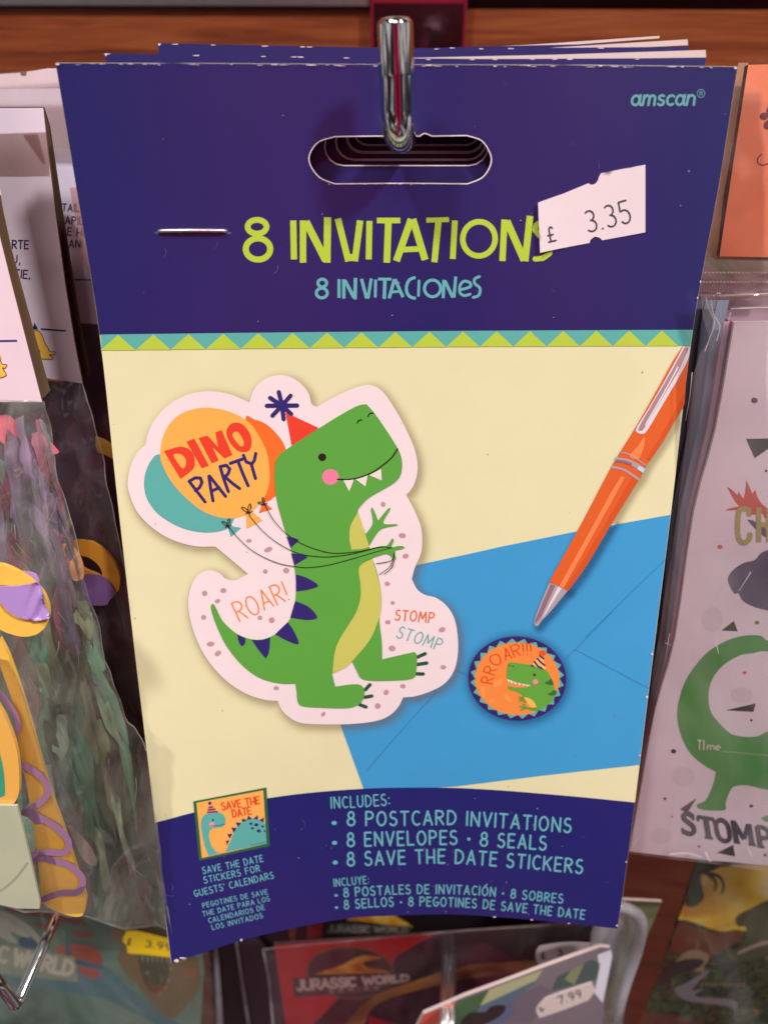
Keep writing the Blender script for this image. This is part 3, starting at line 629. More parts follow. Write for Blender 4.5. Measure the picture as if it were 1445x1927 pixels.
for t in (((598, 798), (672, 798), (640, 880)), ((683, 797), (765, 770), (750, 846)), ((776, 770), (856, 728), (861, 806))): D('printed_tooth', T6(*t), 11, WHT)
lines(C, 'printed_mouth', [smooth(T6((560, 797), (640, 798), (720, 782), (800, 748), (870, 700), (930, 648), (968, 590)), 5, False)], 2.5, 12, BLK, front)
lines(C, 'printed_nostril', [smooth(T6((696, 415), (702, 400), (725, 394)), 4, False), smooth(T6((768, 372), (778, 352), (802, 348)), 4, False)], 2.2, 12, BLK, front)
st = [T6((0, 1295-80))]
st = [smooth(T5((728, 1120), (800, 1205), (900, 1290), (1050, 1362), (1200, 1392))+T6((390, 1394), (520, 1374), (700, 1325), (830, 1287), (930, 1260)), 6, False),
      smooth(T5((865, 1040), (950, 1140), (1060, 1230), (1200, 1300), (1350, 1323))+T6((560, 1318), (700, 1295), (850, 1258), (930, 1262)), 6, False),
      smooth(T5((970, 965), (1025, 1065), (1100, 1150), (1195, 1220), (1300, 1266), (1420, 1297))+T6((640, 1294), (740, 1280), (850, 1256), (932, 1262)), 6, False),
      smooth(T6((948, 1290), (938, 1335), (900, 1357), (825, 1368)), 4, False), smooth(T6((944, 1300), (920, 1385), (845, 1442)), 4, False), smooth(T6((946, 1340), (930, 1395), (880, 1440)), 4, False)]
lines(C, 'printed_string', [resample(s_, 20)[:-1] if False else s_ for s_ in st], 1.35, 14, BLK, front)
P = []
for (x, y, k, r) in ((722, 1112, .85, 0), (862, 1020, 1., 0), (968, 962, .75, 25)):
    for a, w2_, sx in ((-145-r, 60, 1), (-80-r, 62, 1)):
        lp = [(x+k*(30*math.cos(math.radians(a))+28*math.cos(t)*math.cos(math.radians(a))-9*math.sin(t)*math.sin(math.radians(a))), y+k*(30*math.sin(math.radians(a))+28*math.cos(t)*math.sin(math.radians(a))+9*math.sin(t)*math.cos(math.radians(a)))) for t in np.linspace(0, 6.283, 14)]
        P += stroke(T5(*lp), 1.4)
    P += stroke(T5((x-18, y+10), (x+28*k, y-4)), 1.6)+stroke(T5((x-6, y-6), (x+8, y+14)), 2.2)
D('printed_bow', P, 13, BLK, grid=None)
P = spot_poly([(870, 970, 17, 18, 0), (1000, 1182, 25, 18, 10), (1022, 1322, 22, 17, -15)]); sp = [T6(*q) for q in P]
P = spot_poly([(345, 46, 14, 10, 0), (442, 90, 22, 13, -25), (427, 200, 12, 12, 0), (532, 195, 16, 15, 0), (122, 310, 14, 14, 0), (216, 296, 16, 13, 0), (187, 349, 15, 11, -25), (117, 431, 13, 13, 0), (152, 565, 20, 13, -5), (189, 612, 18, 13, -35), (400, 433, 12, 12, 0), (459, 445, 15, 15, 0), (482, 787, 14, 11, 0), (718, 918, 10, 14, 35), (1040, 262, 14, 12, 0), (1067, 358, 11, 10, 0), (1043, 455, 14, 11, 0), (1064, 587, 18, 15, 0), (1315, 493, 18, 13, -25), (1321, 682, 15, 11, 0), (1118, 777, 14, 12, 0), (1034, 808, 13, 15, 30), (992, 877, 15, 15, 0)])
sp += [T7(*q) for q in P]; D('printed_spots', sp, 6, MAUVE, grid=None)
txt(C, 'printed_word', 'ROAR!', T7((300, 452), (550, 338)), 37, 2.7, 7, ink((244, 140, 62)), front, track=.22, jit=.03)
txt(C, 'printed_word', 'STOMP', T7((1078, 442), (1270, 458)), 19, 2.5, 7, ink((238, 104, 52)), front, track=.26, jit=.03, lean=.06)
txt(C, 'printed_word', 'STOMP', T7((1085, 528), (1300, 596)), 22, 2.3, 7, ink((108, 176, 174)), front, track=.26, jit=.03, lean=.1)
# ---- pen picture
pen = smooth(TP((978, 148, 1), (925, 230), (870, 330), (740, 560), (640, 722), (610, 770), (585, 815), (545, 890), (430, 1110), (252, 1430, 1), (305, 1452), (356, 1479, 1), (460, 1335), (600, 1098), (700, 930), (745, 870), (785, 790), (870, 665), (930, 560), (988, 460, 1)), 3)+nud(TP((1003, 330), (1016, 240), (1020, 148)), 1)
halo(C, 'printed_shadow_tone', pen, 3, TONEB, front, 17, .5, (7, 5), clip=envp); halo(C, 'printed_shadow_tone', pen, 3, TONE, front, 15, .35, (7, 5), clip=[(900, 660), (1290, 660), (1262, 968), (1080, 1000), (900, 1040)])
PO = ink((222, 98, 42)); SIL = ink((176, 158, 166)); SILD = ink((140, 112, 122)); SILL = ink((222, 218, 224))
D('printed_pen', pen, 5, PO)
D('printed_pen_shine', smooth(TP((770, 640), (735, 690), (690, 745), (735, 760), (765, 700))), 6, ink((246, 138, 78)))
D('printed_pen_shine', TP((645, 852), (590, 940), (470, 1160), (308, 1452), (330, 1462), (490, 1175), (615, 950), (662, 862)), 6, ink((246, 136, 80)))
D('printed_pen_shine', TP((985, 470), (930, 560), (870, 665), (800, 770), (780, 760), (850, 650), (920, 530), (990, 400)), 6, ink((212, 86, 34)))
D('printed_pen_shine', TP((735, 880), (600, 1098), (460, 1335), (356, 1479), (335, 1468), (440, 1310), (575, 1085), (700, 865)), 6, ink((212, 86, 34)))
tip = smooth(TP((252, 1432, 1), (305, 1452), (352, 1478, 1), (260, 1590), (212, 1640), (192, 1668), (172, 1660), (182, 1606)), 3)
halo(C, 'printed_shadow_tone', tip, 3, TONEB, front, 14, .5, (6, 6)); D('printed_pen_tip', tip, 6, SIL)
D('printed_pen_tip', TP((262, 1440), (285, 1448), (210, 1615), (180, 1655), (176, 1640)), 7, SILD); D('printed_pen_tip', TP((300, 1455), (320, 1463), (235, 1600), (212, 1630)), 7, SILL)
D('printed_pen_clip', nud(smooth(TP((980, 150, 1), (940, 225), (860, 370), (780, 505), (728, 590), (728, 614), (758, 624), (785, 605), (860, 480), (960, 310), (1017, 200, 1), (1020, 150, 1)), 3), 1), 6, SILL)
D('printed_pen_clip', nud(smooth(TP((986, 155, 1), (900, 312), (800, 482), (738, 592), (748, 606), (770, 590), (860, 440), (960, 270), (1010, 155, 1)), 3), 1), 7, ink((172, 134, 138)))
lines(C, 'printed_pen_clip', [TP((950, 262), (870, 410), (775, 575))], 2.6, 8, SILL, front)
for a, wd_, m_ in (([(640, 722), (700, 742), (782, 800)], 2.2, SIL), ([(612, 762), (690, 778), (770, 824)], 9.0, SIL), ([(592, 803), (660, 820), (740, 872)], 4.6, SIL)):
    lines(C, 'printed_pen_ring', [smooth(TP(*a), 4, False)], wd_, 7, m_, front, cap='butt')
lines(C, 'printed_pen_ring', [TP((615, 768), (660, 775), (700, 788))], 4.5, 8, SILD, front, cap='butt'); lines(C, 'printed_pen_ring', [TP((735, 806), (768, 826))], 8, 8, ink((180, 220, 232)), front, cap='butt')
# ---- round seal picture
seal = TS(*ell(708, 667, 577, 498, 4, n=64)); halo(C, 'printed_shadow_tone', seal, 4, TONEB, front, 22, .42, (2, 3))
D('printed_seal', seal, 5, ink((52, 36, 108)))
P = []; NS = 24
for i in range(NS):
    a = 360/NS*(i+.35)
    b1 = ell(708, 668, 500, 430, 2, n=1, a0=a-7.2, a1=a+7.2); tp = ell(708, 667, 556, 476, 4, n=1, a0=a, a1=a+1)[0]
    P.append([b1[0], tp, b1[1]])
for q in P: D('printed_seal_triangle', TS(*q), 6, ink((98, 176, 160)), grid=None)
D('printed_seal_disc', TS(*ell(708, 668, 497, 428, 2, n=56)), 7, ink((244, 140, 66)))
for q in (((265, 775), (320, 765), (335, 880), (300, 885)), ((540, 865), (580, 840), (650, 935), (600, 945)), ((425, 700), (540, 670), (520, 740), (430, 770)), ((365, 915), (440, 905), (440, 940), (370, 955))): D('printed_brush_mark', TS(*q), 8, ink((246, 156, 82)))
sd = smooth(TS((605, 478, 1), (640, 470), (760, 487), (900, 510), (1045, 565), (1090, 620), (1125, 700), (1150, 790), (1165, 850), (1130, 910), (1060, 975), (990, 1020), (935, 1050), (900, 1045), (850, 1035), (925, 1000), (880, 930), (790, 880), (740, 840), (680, 815), (610, 790), (590, 765), (625, 755), (700, 768), (800, 765), (865, 745), (700, 720), (585, 670, 1), (582, 600), (592, 530)), 4)
D('printed_seal_dinosaur', sd, 9, ink((98, 166, 62)))
D('printed_seal_teeth', TS((588, 668), (600, 705), (618, 690), (640, 725), (660, 700), (685, 738), (705, 712), (735, 745), (755, 722), (780, 750), (805, 732), (820, 752), (868, 742), (700, 712)), 10, WHT)
D('printed_seal_belly', smooth(TS((785, 880, 1), (850, 895), (905, 940), (935, 1000, 1), (870, 1000), (830, 960))), 10, ink((248, 186, 92)))
P = []
for s_ in ([(800, 935), (760, 895), (735, 880)], [(790, 920), (735, 915)], [(775, 900), (775, 875)], [(940, 1022), (860, 1015), (790, 1000)], [(800, 1005), (745, 990)], [(810, 1010), (755, 1030)], [(810, 1000), (780, 960)]): P += stroke(TS(*s_), 3.2)
D('printed_seal_arm', P, 11, ink((92, 158, 58)), grid=None)
D('printed_seal_hat', TS((990, 375), (870, 505), (1050, 560)), 10, ink((248, 190, 96)))
P = []
for s_ in ([(975, 395), (1015, 425)], [(945, 425), (985, 470), (1030, 505)], [(910, 462), (950, 515), (1000, 545)], [(875, 505), (895, 515)]): P += stroke(TS(*s_), 3.4)
D('printed_seal_hat_stripe', P, 11, NV, grid=None)
D('printed_seal_pompom', TS(*ell(1005, 360, 38, 32)), 11, ink((232, 84, 48))); D('printed_seal_eye', TS(*ell(910, 617, 15, 14, n=14)), 11, BLK); D('printed_seal_cheek', TS(*ell(920, 700, 34, 30)), 11, ink((238, 140, 150)))
D('printed_seal_spike', smooth(TS((1030, 715), (1075, 690), (1110, 668), (1135, 730), (1090, 735))), 11, ink((52, 110, 66))); D('printed_seal_spike', smooth(TS((1070, 850), (1110, 820), (1160, 798), (1165, 845), (1120, 862))), 11, ink((52, 110, 66)))
lines(C, 'printed_nostril', [TS((600, 510), (620, 506)), TS((645, 512), (668, 518))], 1.2, 11, BLK, front)
txt(C, 'printed_word', 'RROAR!!!', smooth(TS((420, 722), (445, 605), (520, 470), (640, 420), (720, 390), (880, 378)), 4, False), 22, 1.7, 11, ink((226, 78, 38)), front, track=.28)
# ---- save-the-date picture
D('printed_calendar_sticker', T2((290, 182), (825, 80), (850, 510), (333, 617)), 8, ink((38, 104, 66)))
D('printed_calendar_panel', T2((313, 192), (803, 100), (827, 492), (352, 597)), 9, ink((248, 178, 88)))
D('printed_calendar_hill', smooth(T2((520, 553, 1), (545, 510), (575, 440), (610, 370), (660, 328), (720, 308), (780, 318), (817, 345, 1), (827, 492, 1))), 10, mTeal)
P = smooth(T2((402, 583, 1), (370, 500), (350, 400), (345, 340), (365, 285), (420, 262), (490, 264), (522, 300), (524, 345), (500, 370), (440, 378), (412, 395), (405, 440), (420, 500), (455, 548), (500, 556), (535, 548, 1)), 4)
D('printed_calendar_dinosaur', P, 10, mTeal)
for q in (((527, 470), (552, 465), (538, 503)), ((540, 420), (577, 418), (556, 455)), ((568, 372), (606, 374), (586, 412)), ((600, 335), (642, 336), (618, 368)), ((645, 305), (685, 316), (650, 334)), ((693, 284), (722, 309), (682, 316)), ((762, 280), (765, 314), (730, 308)), ((808, 298), (805, 335), (772, 318))): D('printed_calendar_spike', T2(*q), 11, NV, grid=None)
P = [T2(*ell(x, y, r, r*.8)) for x, y, r in ((712, 344, 12), (752, 352, 15), (798, 364, 10), (723, 377, 11), (770, 397, 15), (812, 398, 8))]; D('printed_spots', P, 11, NV, grid=None)
D('printed_calendar_hat', T2((410, 205), (390, 268), (467, 262)), 11, ink((240, 130, 90)))
P = []
for s_ in ([(393, 260), (466, 255)], [(398, 242), (450, 236)], [(404, 224), (434, 220)]): P += stroke(T2(*s_), 2.4)
P.append(T2(*ell(411, 193, 12, 12))); D('printed_calendar_hat_stripe', P, 12, NV, grid=None)
D('printed_calendar_eye', T2(*ell(434, 317, 7, 8, n=12)), 11, BLK); D('printed_calendar_cheek', T2(*ell(425, 350, 20, 17)), 11, ink((240, 150, 170)))
lines(C, 'printed_mouth', [smooth(T2((420, 358), (470, 358), (522, 345)), 4, False)], .9, 12, BLK, front)
txt(C, 'printed_word', 'SAVE THE', T2((502, 243), (778, 195)), 13.5, 2.4, 12, RED, front, track=.2); txt(C, 'printed_word', 'DATE', T2((582, 296), (716, 272)), 13.5, 2.4, 12, RED, front, track=.2)
lines(C, 'printed_small_mark', [T2((712, 500), (815, 480))], .9, 12, ink((60, 90, 90)), front)
FT = ink((104, 182, 190)); FW = 2.5
def ft(s, b, h, w=FW, t=T2, **k): txt(C, 'printed_text_line', s, t(*b), h, w, 8, FT, front, track=k.pop('track', .3), space=k.pop('space', .5), **k)
ft('SAVE THE DATE', ((362, 713), (590, 668), (803, 622)), 11.9, 1.75); ft('STICKERS FOR', ((372, 783), (580, 740), (780, 694)), 11.9, 1.75); ft("GUESTS' CALENDARS", ((302, 883), (590, 815), (880, 745)), 11.9, 1.75)
ft('PEGOTINES DE SAVE', ((362, 965), (600, 912), (835, 862)), 8.9, 1.4); ft('THE DATE PARA LOS', ((362, 1027), (600, 970), (850, 912)), 8.9, 1.4); ft('CALENDARIOS DE', ((405, 1075), (610, 1025), (812, 975)), 8.9, 1.4); ft('LOS INVITADOS', ((430, 1125), (620, 1080), (800, 1036)), 8.9, 1.4)
ft('INCLUDES:', ((57, 143), (190, 137), (320, 128)), 20.5, 2.6, TF)
ft('8 POSTCARD INVITATIONS', ((130, 222), (380, 220), (590, 217), (820, 230), (1138, 252)), 25.5, 3.6, TF); ft('8 ENVELOPES • 8 SEALS', ((130, 316), (380, 310), (610, 306), (800, 317), (1026, 332)), 25, 3.6, TF)
ft('8 SAVE THE DATE STICKERS', ((130, 404), (380, 395), (600, 391), (850, 408), (1190, 438)), 25, 3.6, TF); ft('INCLUYE:', ((70, 497), (150, 490), (226, 483)), 13.8, 2., TF)
ft('8 POSTALES DE INVITACIÓN • 8 SOBRES', ((114, 545), (400, 530), (640, 532), (800, 543), (1102, 573)), 16.3, 2.5, TF); ft('8 SELLOS • 8 PEGOTINES DE SAVE THE DATE', ((116, 600), (330, 586), (600, 588), (800, 602), (1200, 645)), 16.3, 2.5, TF)
P = [TF(*ell(x, y, 12, 9, n=14)) for x, y in ((69, 210), (71, 300), (74, 389))]+[TF(*ell(x, y, 8, 6, n=12)) for x, y in ((78, 538), (80, 593))]
D('printed_bullets', P, 8, FT, grid=None)

# ---- worn white flecks along the folded top edge and the cut edges
P = []
def fleck(x, y, l, h, a=0):
    k = random.randint(5, 8); P.append([(x+l*math.cos(6.283*i/k)*random.uniform(.6, 1.1)*.5, y+h*math.sin(6.283*i/k)*random.uniform(.5, 1.2)*.5+a*math.cos(6.283*i/k)) for i in range(k)])
for x in np.arange(112, 1370, 9):
    if random.random() < .3: fleck(x, 120.8+(x-105)*.0043+random.uniform(-1.2, 1.2), random.uniform(6, 26), random.uniform(.7, 2.))
for x in np.arange(620, 890, 22):
    if random.random() < .6: fleck(x, 346.5+random.uniform(-.6, .8), random.uniform(3, 11), random.uniform(.7, 2.))
for x, y in ((775, 336), (768, 341), (780, 342), (1172, 1740), (1180, 1620), (1203, 1420), (1222, 1310), (1232, 1230)): fleck(min(x, clipR(y)-3), y, random.uniform(3, 6), random.uniform(3, 6))
for x in np.arange(860, 1150, 70):
    if random.random() < .5: fleck(x, float(np.interp(x, [849, 974, 1078, 1162], [1720, 1728, 1738, 1747]))-1.5, random.uniform(3, 9), random.uniform(1, 2.4))
for y in np.arange(200, 640, 30):
    if random.random() < .12: fleck(clipR(y)-2, y, 2.5, random.uniform(4, 14))
fleck(332, 1806, 14, 7); fleck(343, 1801, 16, 4); fleck(454, 1767, 5, 5); fleck(110, 121, 12, 5); fleck(1382, 128, 8, 5)
for _ in range(14): x = random.uniform(150, 1330); fleck(x, random.uniform(150, 610), random.uniform(1.2, 4), random.uniform(.7, 1.6))
for _ in range(12): x = random.uniform(320, 1150); fleck(x, random.uniform(1500, 1715), random.uniform(1.2, 3.5), random.uniform(.7, 1.4))
P = [q for q in P if all(clipL(y) < x < clipR(y) for x, y in q)]
P = [q for q in P if not inside(hole, np.array([np.mean(q, 0)]))[0]]
wear = flat(C, 'edge_wear', P, 9, paper('bare_card', (236, 214, 216), rough=.9, coat=0), front, grid=None); tag(wear, kind='stuff')

SCF = halo_mat((150, 140, 176))
for k in range(26):
    x = random.uniform(160, 1300); y = random.choice([random.uniform(150, 600), random.uniform(1500, 1700)]); x = min(max(x, clipL(y)+20), clipR(y)-30); a_ = random.uniform(0, 3.1); L_ = random.uniform(5, 22)
    q_s = [(x+L_*t*math.cos(a_+.8*t), y+L_*t*math.sin(a_+.8*t)) for t in np.linspace(0, 1, 5)]
    if inside(ofs(hole, 8), np.array(q_s)).any(): continue
    o_ = flat(C, 'scuff', stroke(q_s, .9, w2=.5), 9, SCF, front, grid=None); at_ = o_.data.attributes.new('tone', 'FLOAT', 'POINT'); at_.data.foreach_set('value', np.full(len(o_.data.vertices), random.uniform(.15, .5), np.float32))
# ---- staple
CH = metal('chrome', (225, 222, 220), .05)
STL = metal('staple_steel', (226, 214, 212), .38)
a = to_world(C.pts(np.array([297., 300, 306, 360, 420, 425, 428]), np.array([438., 435.5, 434.5, 433.5, 434, 435, 438]), np.array([-.0006, .0002, .0005, .0006, .0005, .0002, -.0006])))
V, Fc = tube(a, [.00034]*len(a), 8); mesh('staple', V, Fc, STL, pack)
for x in (298, 427): flat(C, 'staple_dent', ell(x, 436.2, 5.5, 2.6, 0, 14), 3, paper('dented_card', (20, 18, 44), rough=.6), front, grid=None)
flat(C, 'staple_crease', [(290, 437), (297, 435.8), (305, 439.6), (297, 441)], 3.5, paper('scuffed_navy', (92, 88, 140), rough=.4), front, grid=None); flat(C, 'staple_crease', [(424, 440), (430, 436), (438, 438.2), (430, 441)], 3.5, paper('scuffed_navy', (92, 88, 140), rough=.4), front, grid=None)

# ---- price sticker on the pack
mLab = paper('white_label', (232, 214, 218), rough=.6, coat=.05)
ps = [(1010, 381), (1060, 364), (1106, 345), (1112, 348), (1119, 346), (1124, 340), (1126, 333), (1130, 326), (1170, 318), (1213, 310), (1213, 374), (1213, 437), (1170, 445), (1132, 452), (1127, 447), (1118, 445), (1110, 451), (1108, 457), (1060, 466), (1014, 475), (1012, 430)]
lift_ps = lambda x, y: .0001+.0009*np.clip((1075-np.asarray(x))/70, 0, 1)**2
sloc = to_world(C.pts(np.array([1113.]), np.array([474.]), .0002))[0]
sk = thing('price_sticker', sloc, 'torn white price sticker reading 3.35, stuck crooked over the end of the yellow title', 'price sticker')
flat(C, 'label_paper', ps, 3, mLab, sk, thick=.0001, disp=lift_ps, grid=14)
INK = paper('stamped_ink', (62, 58, 66), rough=.7, coat=0, var=.3)
class Lifted:
    grid = None; n = None
    def __init__(s, sh, fn): s.sh = sh; s.fn = fn; s.n = sh.n
    def pts(s, px, py, lift=0.): return s.sh.pts(px, py, lift+s.fn(px, py))
CL = Lifted(C, lift_ps)
txt(CL, 'printed_price', '3.35', [(1106, 437), (1188, 417)], 39, 3.1, 5, INK, sk, track=.2, jit=0, h2=42)
txt(CL, 'printed_currency_mark', '£', [(1031, 455), (1045, 452)], 27, 3.2, 5, INK, sk, jit=0)


# ================================================================== PACKS BEHIND ON THE SAME HOOK
def stadium(x0, y0, x1, y1, n=8):
    r = (y1-y0)/2; cy = (y0+y1)/2
    return [(x0+r*1.0-r*math.sin(math.pi*i/n), cy+r*math.cos(math.pi*i/n)) for i in range(n+1)]+[(x1-r+r*math.sin(math.pi*i/n), cy-r*math.cos(math.pi*i/n)) for i in range(n+1)]
gp = 'invitation packs hanging behind the front one'
spec = [ # Z, outline top corners, foot, hole, white peeking top
 (.1392, (197, 100), (1328, 109), (612, 240, 917, 310.5), [(740, 109.5), (1040, 103), (1327, 94), (1328, 108), (1040, 112)], 'navy card pack directly behind the front invitation pack, second on the hook'),
 (.1432, (297, 81), (1294, 88), (634, 234, 912, 298.5), [(690, 103), (1000, 92), (1293, 74), (1294, 85), (1000, 99)], 'navy card pack third from the front on the chrome hook, left top corner showing'),
 (.1470, (395, 86), (1240, 80), (655, 228, 908, 284), [(790, 94), (1000, 84), (1240, 67.5), (1240, 72), (1000, 90)], 'navy card pack fourth from the front, its thin right top corner rising behind the others'),
 (.1510, (420, 112), (1200, 112), (668, 222, 900, 271), [(800, 118), (1000, 116), (1190, 114), (1190, 118)], 'navy card pack fifth on the hook, seen only through the slots of those in front'),
 (.1550, (440, 122), (1180, 122), (700, 216, 800, 258), [(800, 126), (1000, 124), (1170, 123), (1170, 126)], 'navy card pack last on the hook, seen only as the dark card behind the slots')]
mNavy2 = paper('navy_gloss_print', (36, 34, 98), rough=.34, coat=.5, dust=0)
for i, (Z, a, b_, h_, wp, lab) in enumerate(spec):
    sh = Plane(746, 110, Z, lean=.385, roll=.0)
    w0 = b_[0]-a[0]; cx_ = (a[0]+b_[0])/2
    t = thing('invitation_pack', to_world(sh.pts(np.array([cx_]), np.array([1560.])))[0], lab, 'card pack', gp)
    top = [a, (a[0]+w0*.33, a[1]+6+i), (a[0]+w0*.55, a[1]+ (b_[1]-a[1])*.55+6), b_]
    ol = top+[(b_[0]-w0*.085, 620), (b_[0]-w0*.17, 1540-i*60), (a[0]+w0*.17, 1560-i*60), (a[0]+w0*.085, 620)]
    hp = stadium(*h_)
    sh.grid = 60
    c_ = flat(sh, 'front_card', smooth([p+(1,) for p in top[:1]]+top[1:3]+[p+(1,) for p in top[3:]]+[p+(1,) for p in ol[4:]], 3), 0, mNavy2, t, holes=[hp], thick=.0005, rim=mEdge)
    flat(sh, 'cut_edge', ofs(hp, (2.2, 4.2, 5.5, 4., 3.)[i]), 2, mCut, c_, holes=[hp], grid=None)
    # white inner side of the back card rising behind the fold at the right
    shb = Plane(746, 110, Z+.0012, lean=.385); shb.grid = 80
    flat(shb, 'back_card', wp+[(1100-i*30, 420), (900, 420)], 0, mEdge, t, holes=[], thick=.0004) if False else flat(shb, 'back_card', wp, 0, mEdge, t, thick=.0004)
    P = []
    for x in np.arange(a[0]+6, a[0]+w0*.92, 14):
        yy = np.interp(x, [p[0] for p in top], [p[1] for p in top])
        if random.random() < .16: P.append([(x+q[0]*random.uniform(3, 9), yy+1.6+q[1]*random.uniform(.5, 1.1)) for q in ell(0, 0, 1, 1, n=6)])
    P.append([(a[0]+1, a[1]+1), (a[0]+7, a[1]+1), (a[0]+3, a[1]+6)])
    tag(flat(sh, 'edge_wear', P, 2, paper('bare_card', (236, 214, 216), rough=.9, coat=0), c_, grid=None), kind='stuff')

# ================================================================== THE CHROME HOOK
r0 = .00285
A0, A1 = at(743, 33, .1225), at(748, 205, .1285)
dirt = (A1-A0)/np.linalg.norm(A1-A0)
Bc = at(749.5, 282, .1325)
Cc = Bc+np.array([.012, .0, .0])*0+np.array([.0, .014, .001])
E_ = np.array([zwall(800, 60)[0], YW, Cc[2]+.004])
path = [A0+dirt*1e-5, A0+dirt*.0006, A0+dirt*.0010]; rad = [r0*.80, r0*.99, r0*1.03]
brk = at(744, 145, .1262); Ls = np.linalg.norm(brk-A0)
path += [A0+dirt*(Ls-.0004), A0+dirt*Ls, A0+dirt*(Ls+.0003)]; rad += [r0*1.03, r0*1.02, r0*.97]
path += [A1]; rad += [r0*.97]
cv = bez(A1, Bc, Cc, 14)[1:]; path += cv; rad += [r0*.97]*len(cv)
hk = thing('display_hook', np.array([E_[0], YW, E_[2]]), 'chrome wire hook with upturned tip holding the invitation packs', 'hook')
V, Fc = tube(path, rad, 32); mesh('upturned_tip', V, Fc, CH, hk)
V, Fc = tube([Cc, Cc+(E_-Cc)*.1, Cc+(E_-Cc)*.6, E_-np.array([0, .0006, 0])], [r0*.965]*4, 24); mesh('shank', V, Fc, CH, hk)
pl = [zwall(x, y) for x, y in ((701, -60), (881, -60), (881, 89), (701, 89))]
x0, x1, z0, z1 = pl[0][0], pl[1][0], pl[2][2], pl[0][2]
CRIM = paper('crimson_reflection', (128, 16, 40), rough=.3, coat=.6)  # red reflected in the mirror plate, painted as solid crimson strips
bp_ = wbox('back_plate', x0, x1, YW-.0045, YW-.0012, z0, z1, metal('dark_mirror', (120, 92, 108), .12, .0002), hk, .0006)
cp_ = np.array([[x0, z0], [x1, z1]])
for q in ((x0-.0003, x0+.0008, z0, z1), (x1-.0008, x1+.0003, z0, z1)): wbox('plate_reflection', q[0], q[1], YW-.0056, YW-.0030, q[2], q[3], CRIM, hk, .0003)
wbox('plate_reflection', x0+.0010, x1-.0010, YW-.0056, YW-.0046, zwall(790, 6)[2], zwall(790, -8)[2], CRIM, hk, .0003)

# ================================================================== LEFT: BAGS WITH PALE CARD HEADERS
KRAFT = paper('kraft_card', (120, 92, 66), rough=.8, coat=0, var=.15, scale=3); KRD = paper('kraft_card_inside', (74, 52, 36), rough=.85, coat=0, var=.15, scale=3)
PINKC = paper('pale_pink_card', (238, 212, 222), rough=.4, coat=.4); LILC = paper('pale_lilac_card', (228, 214, 228), rough=.4, coat=.4)
DKB = ink((42, 34, 88)); GOLD = paper('golden_card', (246, 194, 80), rough=.4, coat=.35, var=.08); LILAC = paper('lilac_satin', (176, 140, 204), rough=.35, coat=.3)
gl_ = 'bagged party decorations at the left'
CLEAR = film('clear_film', haze=.12, gloss=.5, rough=.07, hazecol=(190, 170, 190)); CLEAR2 = film('clear_film_cloudy', haze=.36, gloss=.6, rough=.07, hazecol=(164, 170, 160), scale=46., wrinkle=1.7)
TAPE = film('clear_tape', tint=(244, 234, 228), haze=.22, gloss=.2, rough=.2, hazecol=(220, 200, 192), wrinkle=.2)
# -- frontmost pack at far left
L1 = Plane(40, 600, .152, lean=.40)
b1 = thing('decoration_bag', to_world(L1.pts(np.array([120.]), np.array([1750.])))[0], 'clear bag of party decorations under a pink card header, frontmost at the left edge', 'bag of decorations', gl_)
hc = flat(L1, 'header_card', [(-560, -60), (-75, -60), (-40, 250), (-12, 372), (0, 444), (20, 524), (80, 757), (-560, 752)], 0, PINKC, b1, thick=.0006, rim=KRAFT)
flat(Plane(40, 600, .1565, lean=.40), 'header_back', [(-60, 320), (-2, 360), (3, 392), (20, 470), (93, 737), (84, 748), (-60, 756)], 0, KRAFT, b1, thick=.0007, rim=KRAFT)
lines(L1, 'printed_line', [[(-60, 642.5), (33, 641)]], 3.6, 2, ink((70, 50, 120)), hc, cap='butt')
flat(L1, 'printed_creature', smooth([(-20, 670), (2, 668), (4, 684), (14, 686), (10, 694), (5, 694), (13, 706), (0, 711), (-20, 712)], 3), 2, GOLD, hc)
lines(L1, 'printed_outline', [smooth([(0, 667), (4, 684), (14, 686), (10, 693), (6, 692), (13, 706), (0, 711)], 3, False)], 1.3, 3, ink((70, 80, 40)), hc)
flat(L1, 'corner_label', [(-30, 338), (-2, 340), (4, 366), (-30, 372)], 6, PINKC, b1, thick=.0002)
# contents
CN = Plane(60, 1100, .186, lean=.36); CN.grid = 22
tissue = blurred('folded_tissue_green', [(.30, (34, 30, 26)), (.42, (72, 98, 76)), (.5, (124, 156, 126)), (.57, (96, 100, 76)), (.64, (158, 176, 150)), (.74, (190, 196, 176))], 22., stretch=(2.6, 2.6, .42), det=5.)
tissue2 = blurred('folded_tissue_mauve', [(.3, (54, 50, 56)), (.42, (122, 106, 130)), (.52, (148, 130, 156)), (.6, (130, 74, 92)), (.66, (96, 104, 92)), (.75, (160, 148, 164))], 26., stretch=(2.4, 2.4, .6), det=5.)
cont_out = [(-60, 758), (84, 760), (96, 830), (108, 905), (136, 1000), (155, 1105), (205, 1290), (232, 1378), (262, 1460), (292, 1600), (312, 1742), (104, 1712), (-60, 1690)]
flat(CN, 'tissue_backing', [(-560, 1100), (150, 1090), (176, 1170), (205, 1290), (232, 1378), (262, 1460), (292, 1600), (312, 1742), (104, 1712), (-560, 1620)], 0, tissue, b1, disp=wrinkles(.0022, .018, 3))
flat(CN, 'tissue_backing', [(-60, 758), (84, 760), (96, 830), (108, 905), (136, 1000), (152, 1110), (60, 1125), (-60, 1118)], 6, tissue2, b1, disp=wrinkles(.0018, .025, 5))
CF = Plane(60, 1150, .170, lean=.38)
TN = {}
def tone(c):
    if c not in TN: TN[c] = blurred('tissue_cutout', [(.32, tuple(v*.6 for v in c)), (.48, tuple(min(255, v*1.1) for v in c)), (.68, tuple(min(255, v*1.32+10) for v in c))], 60., stretch=(2.4, 2.4, .5), det=4.)
    return TN[c]
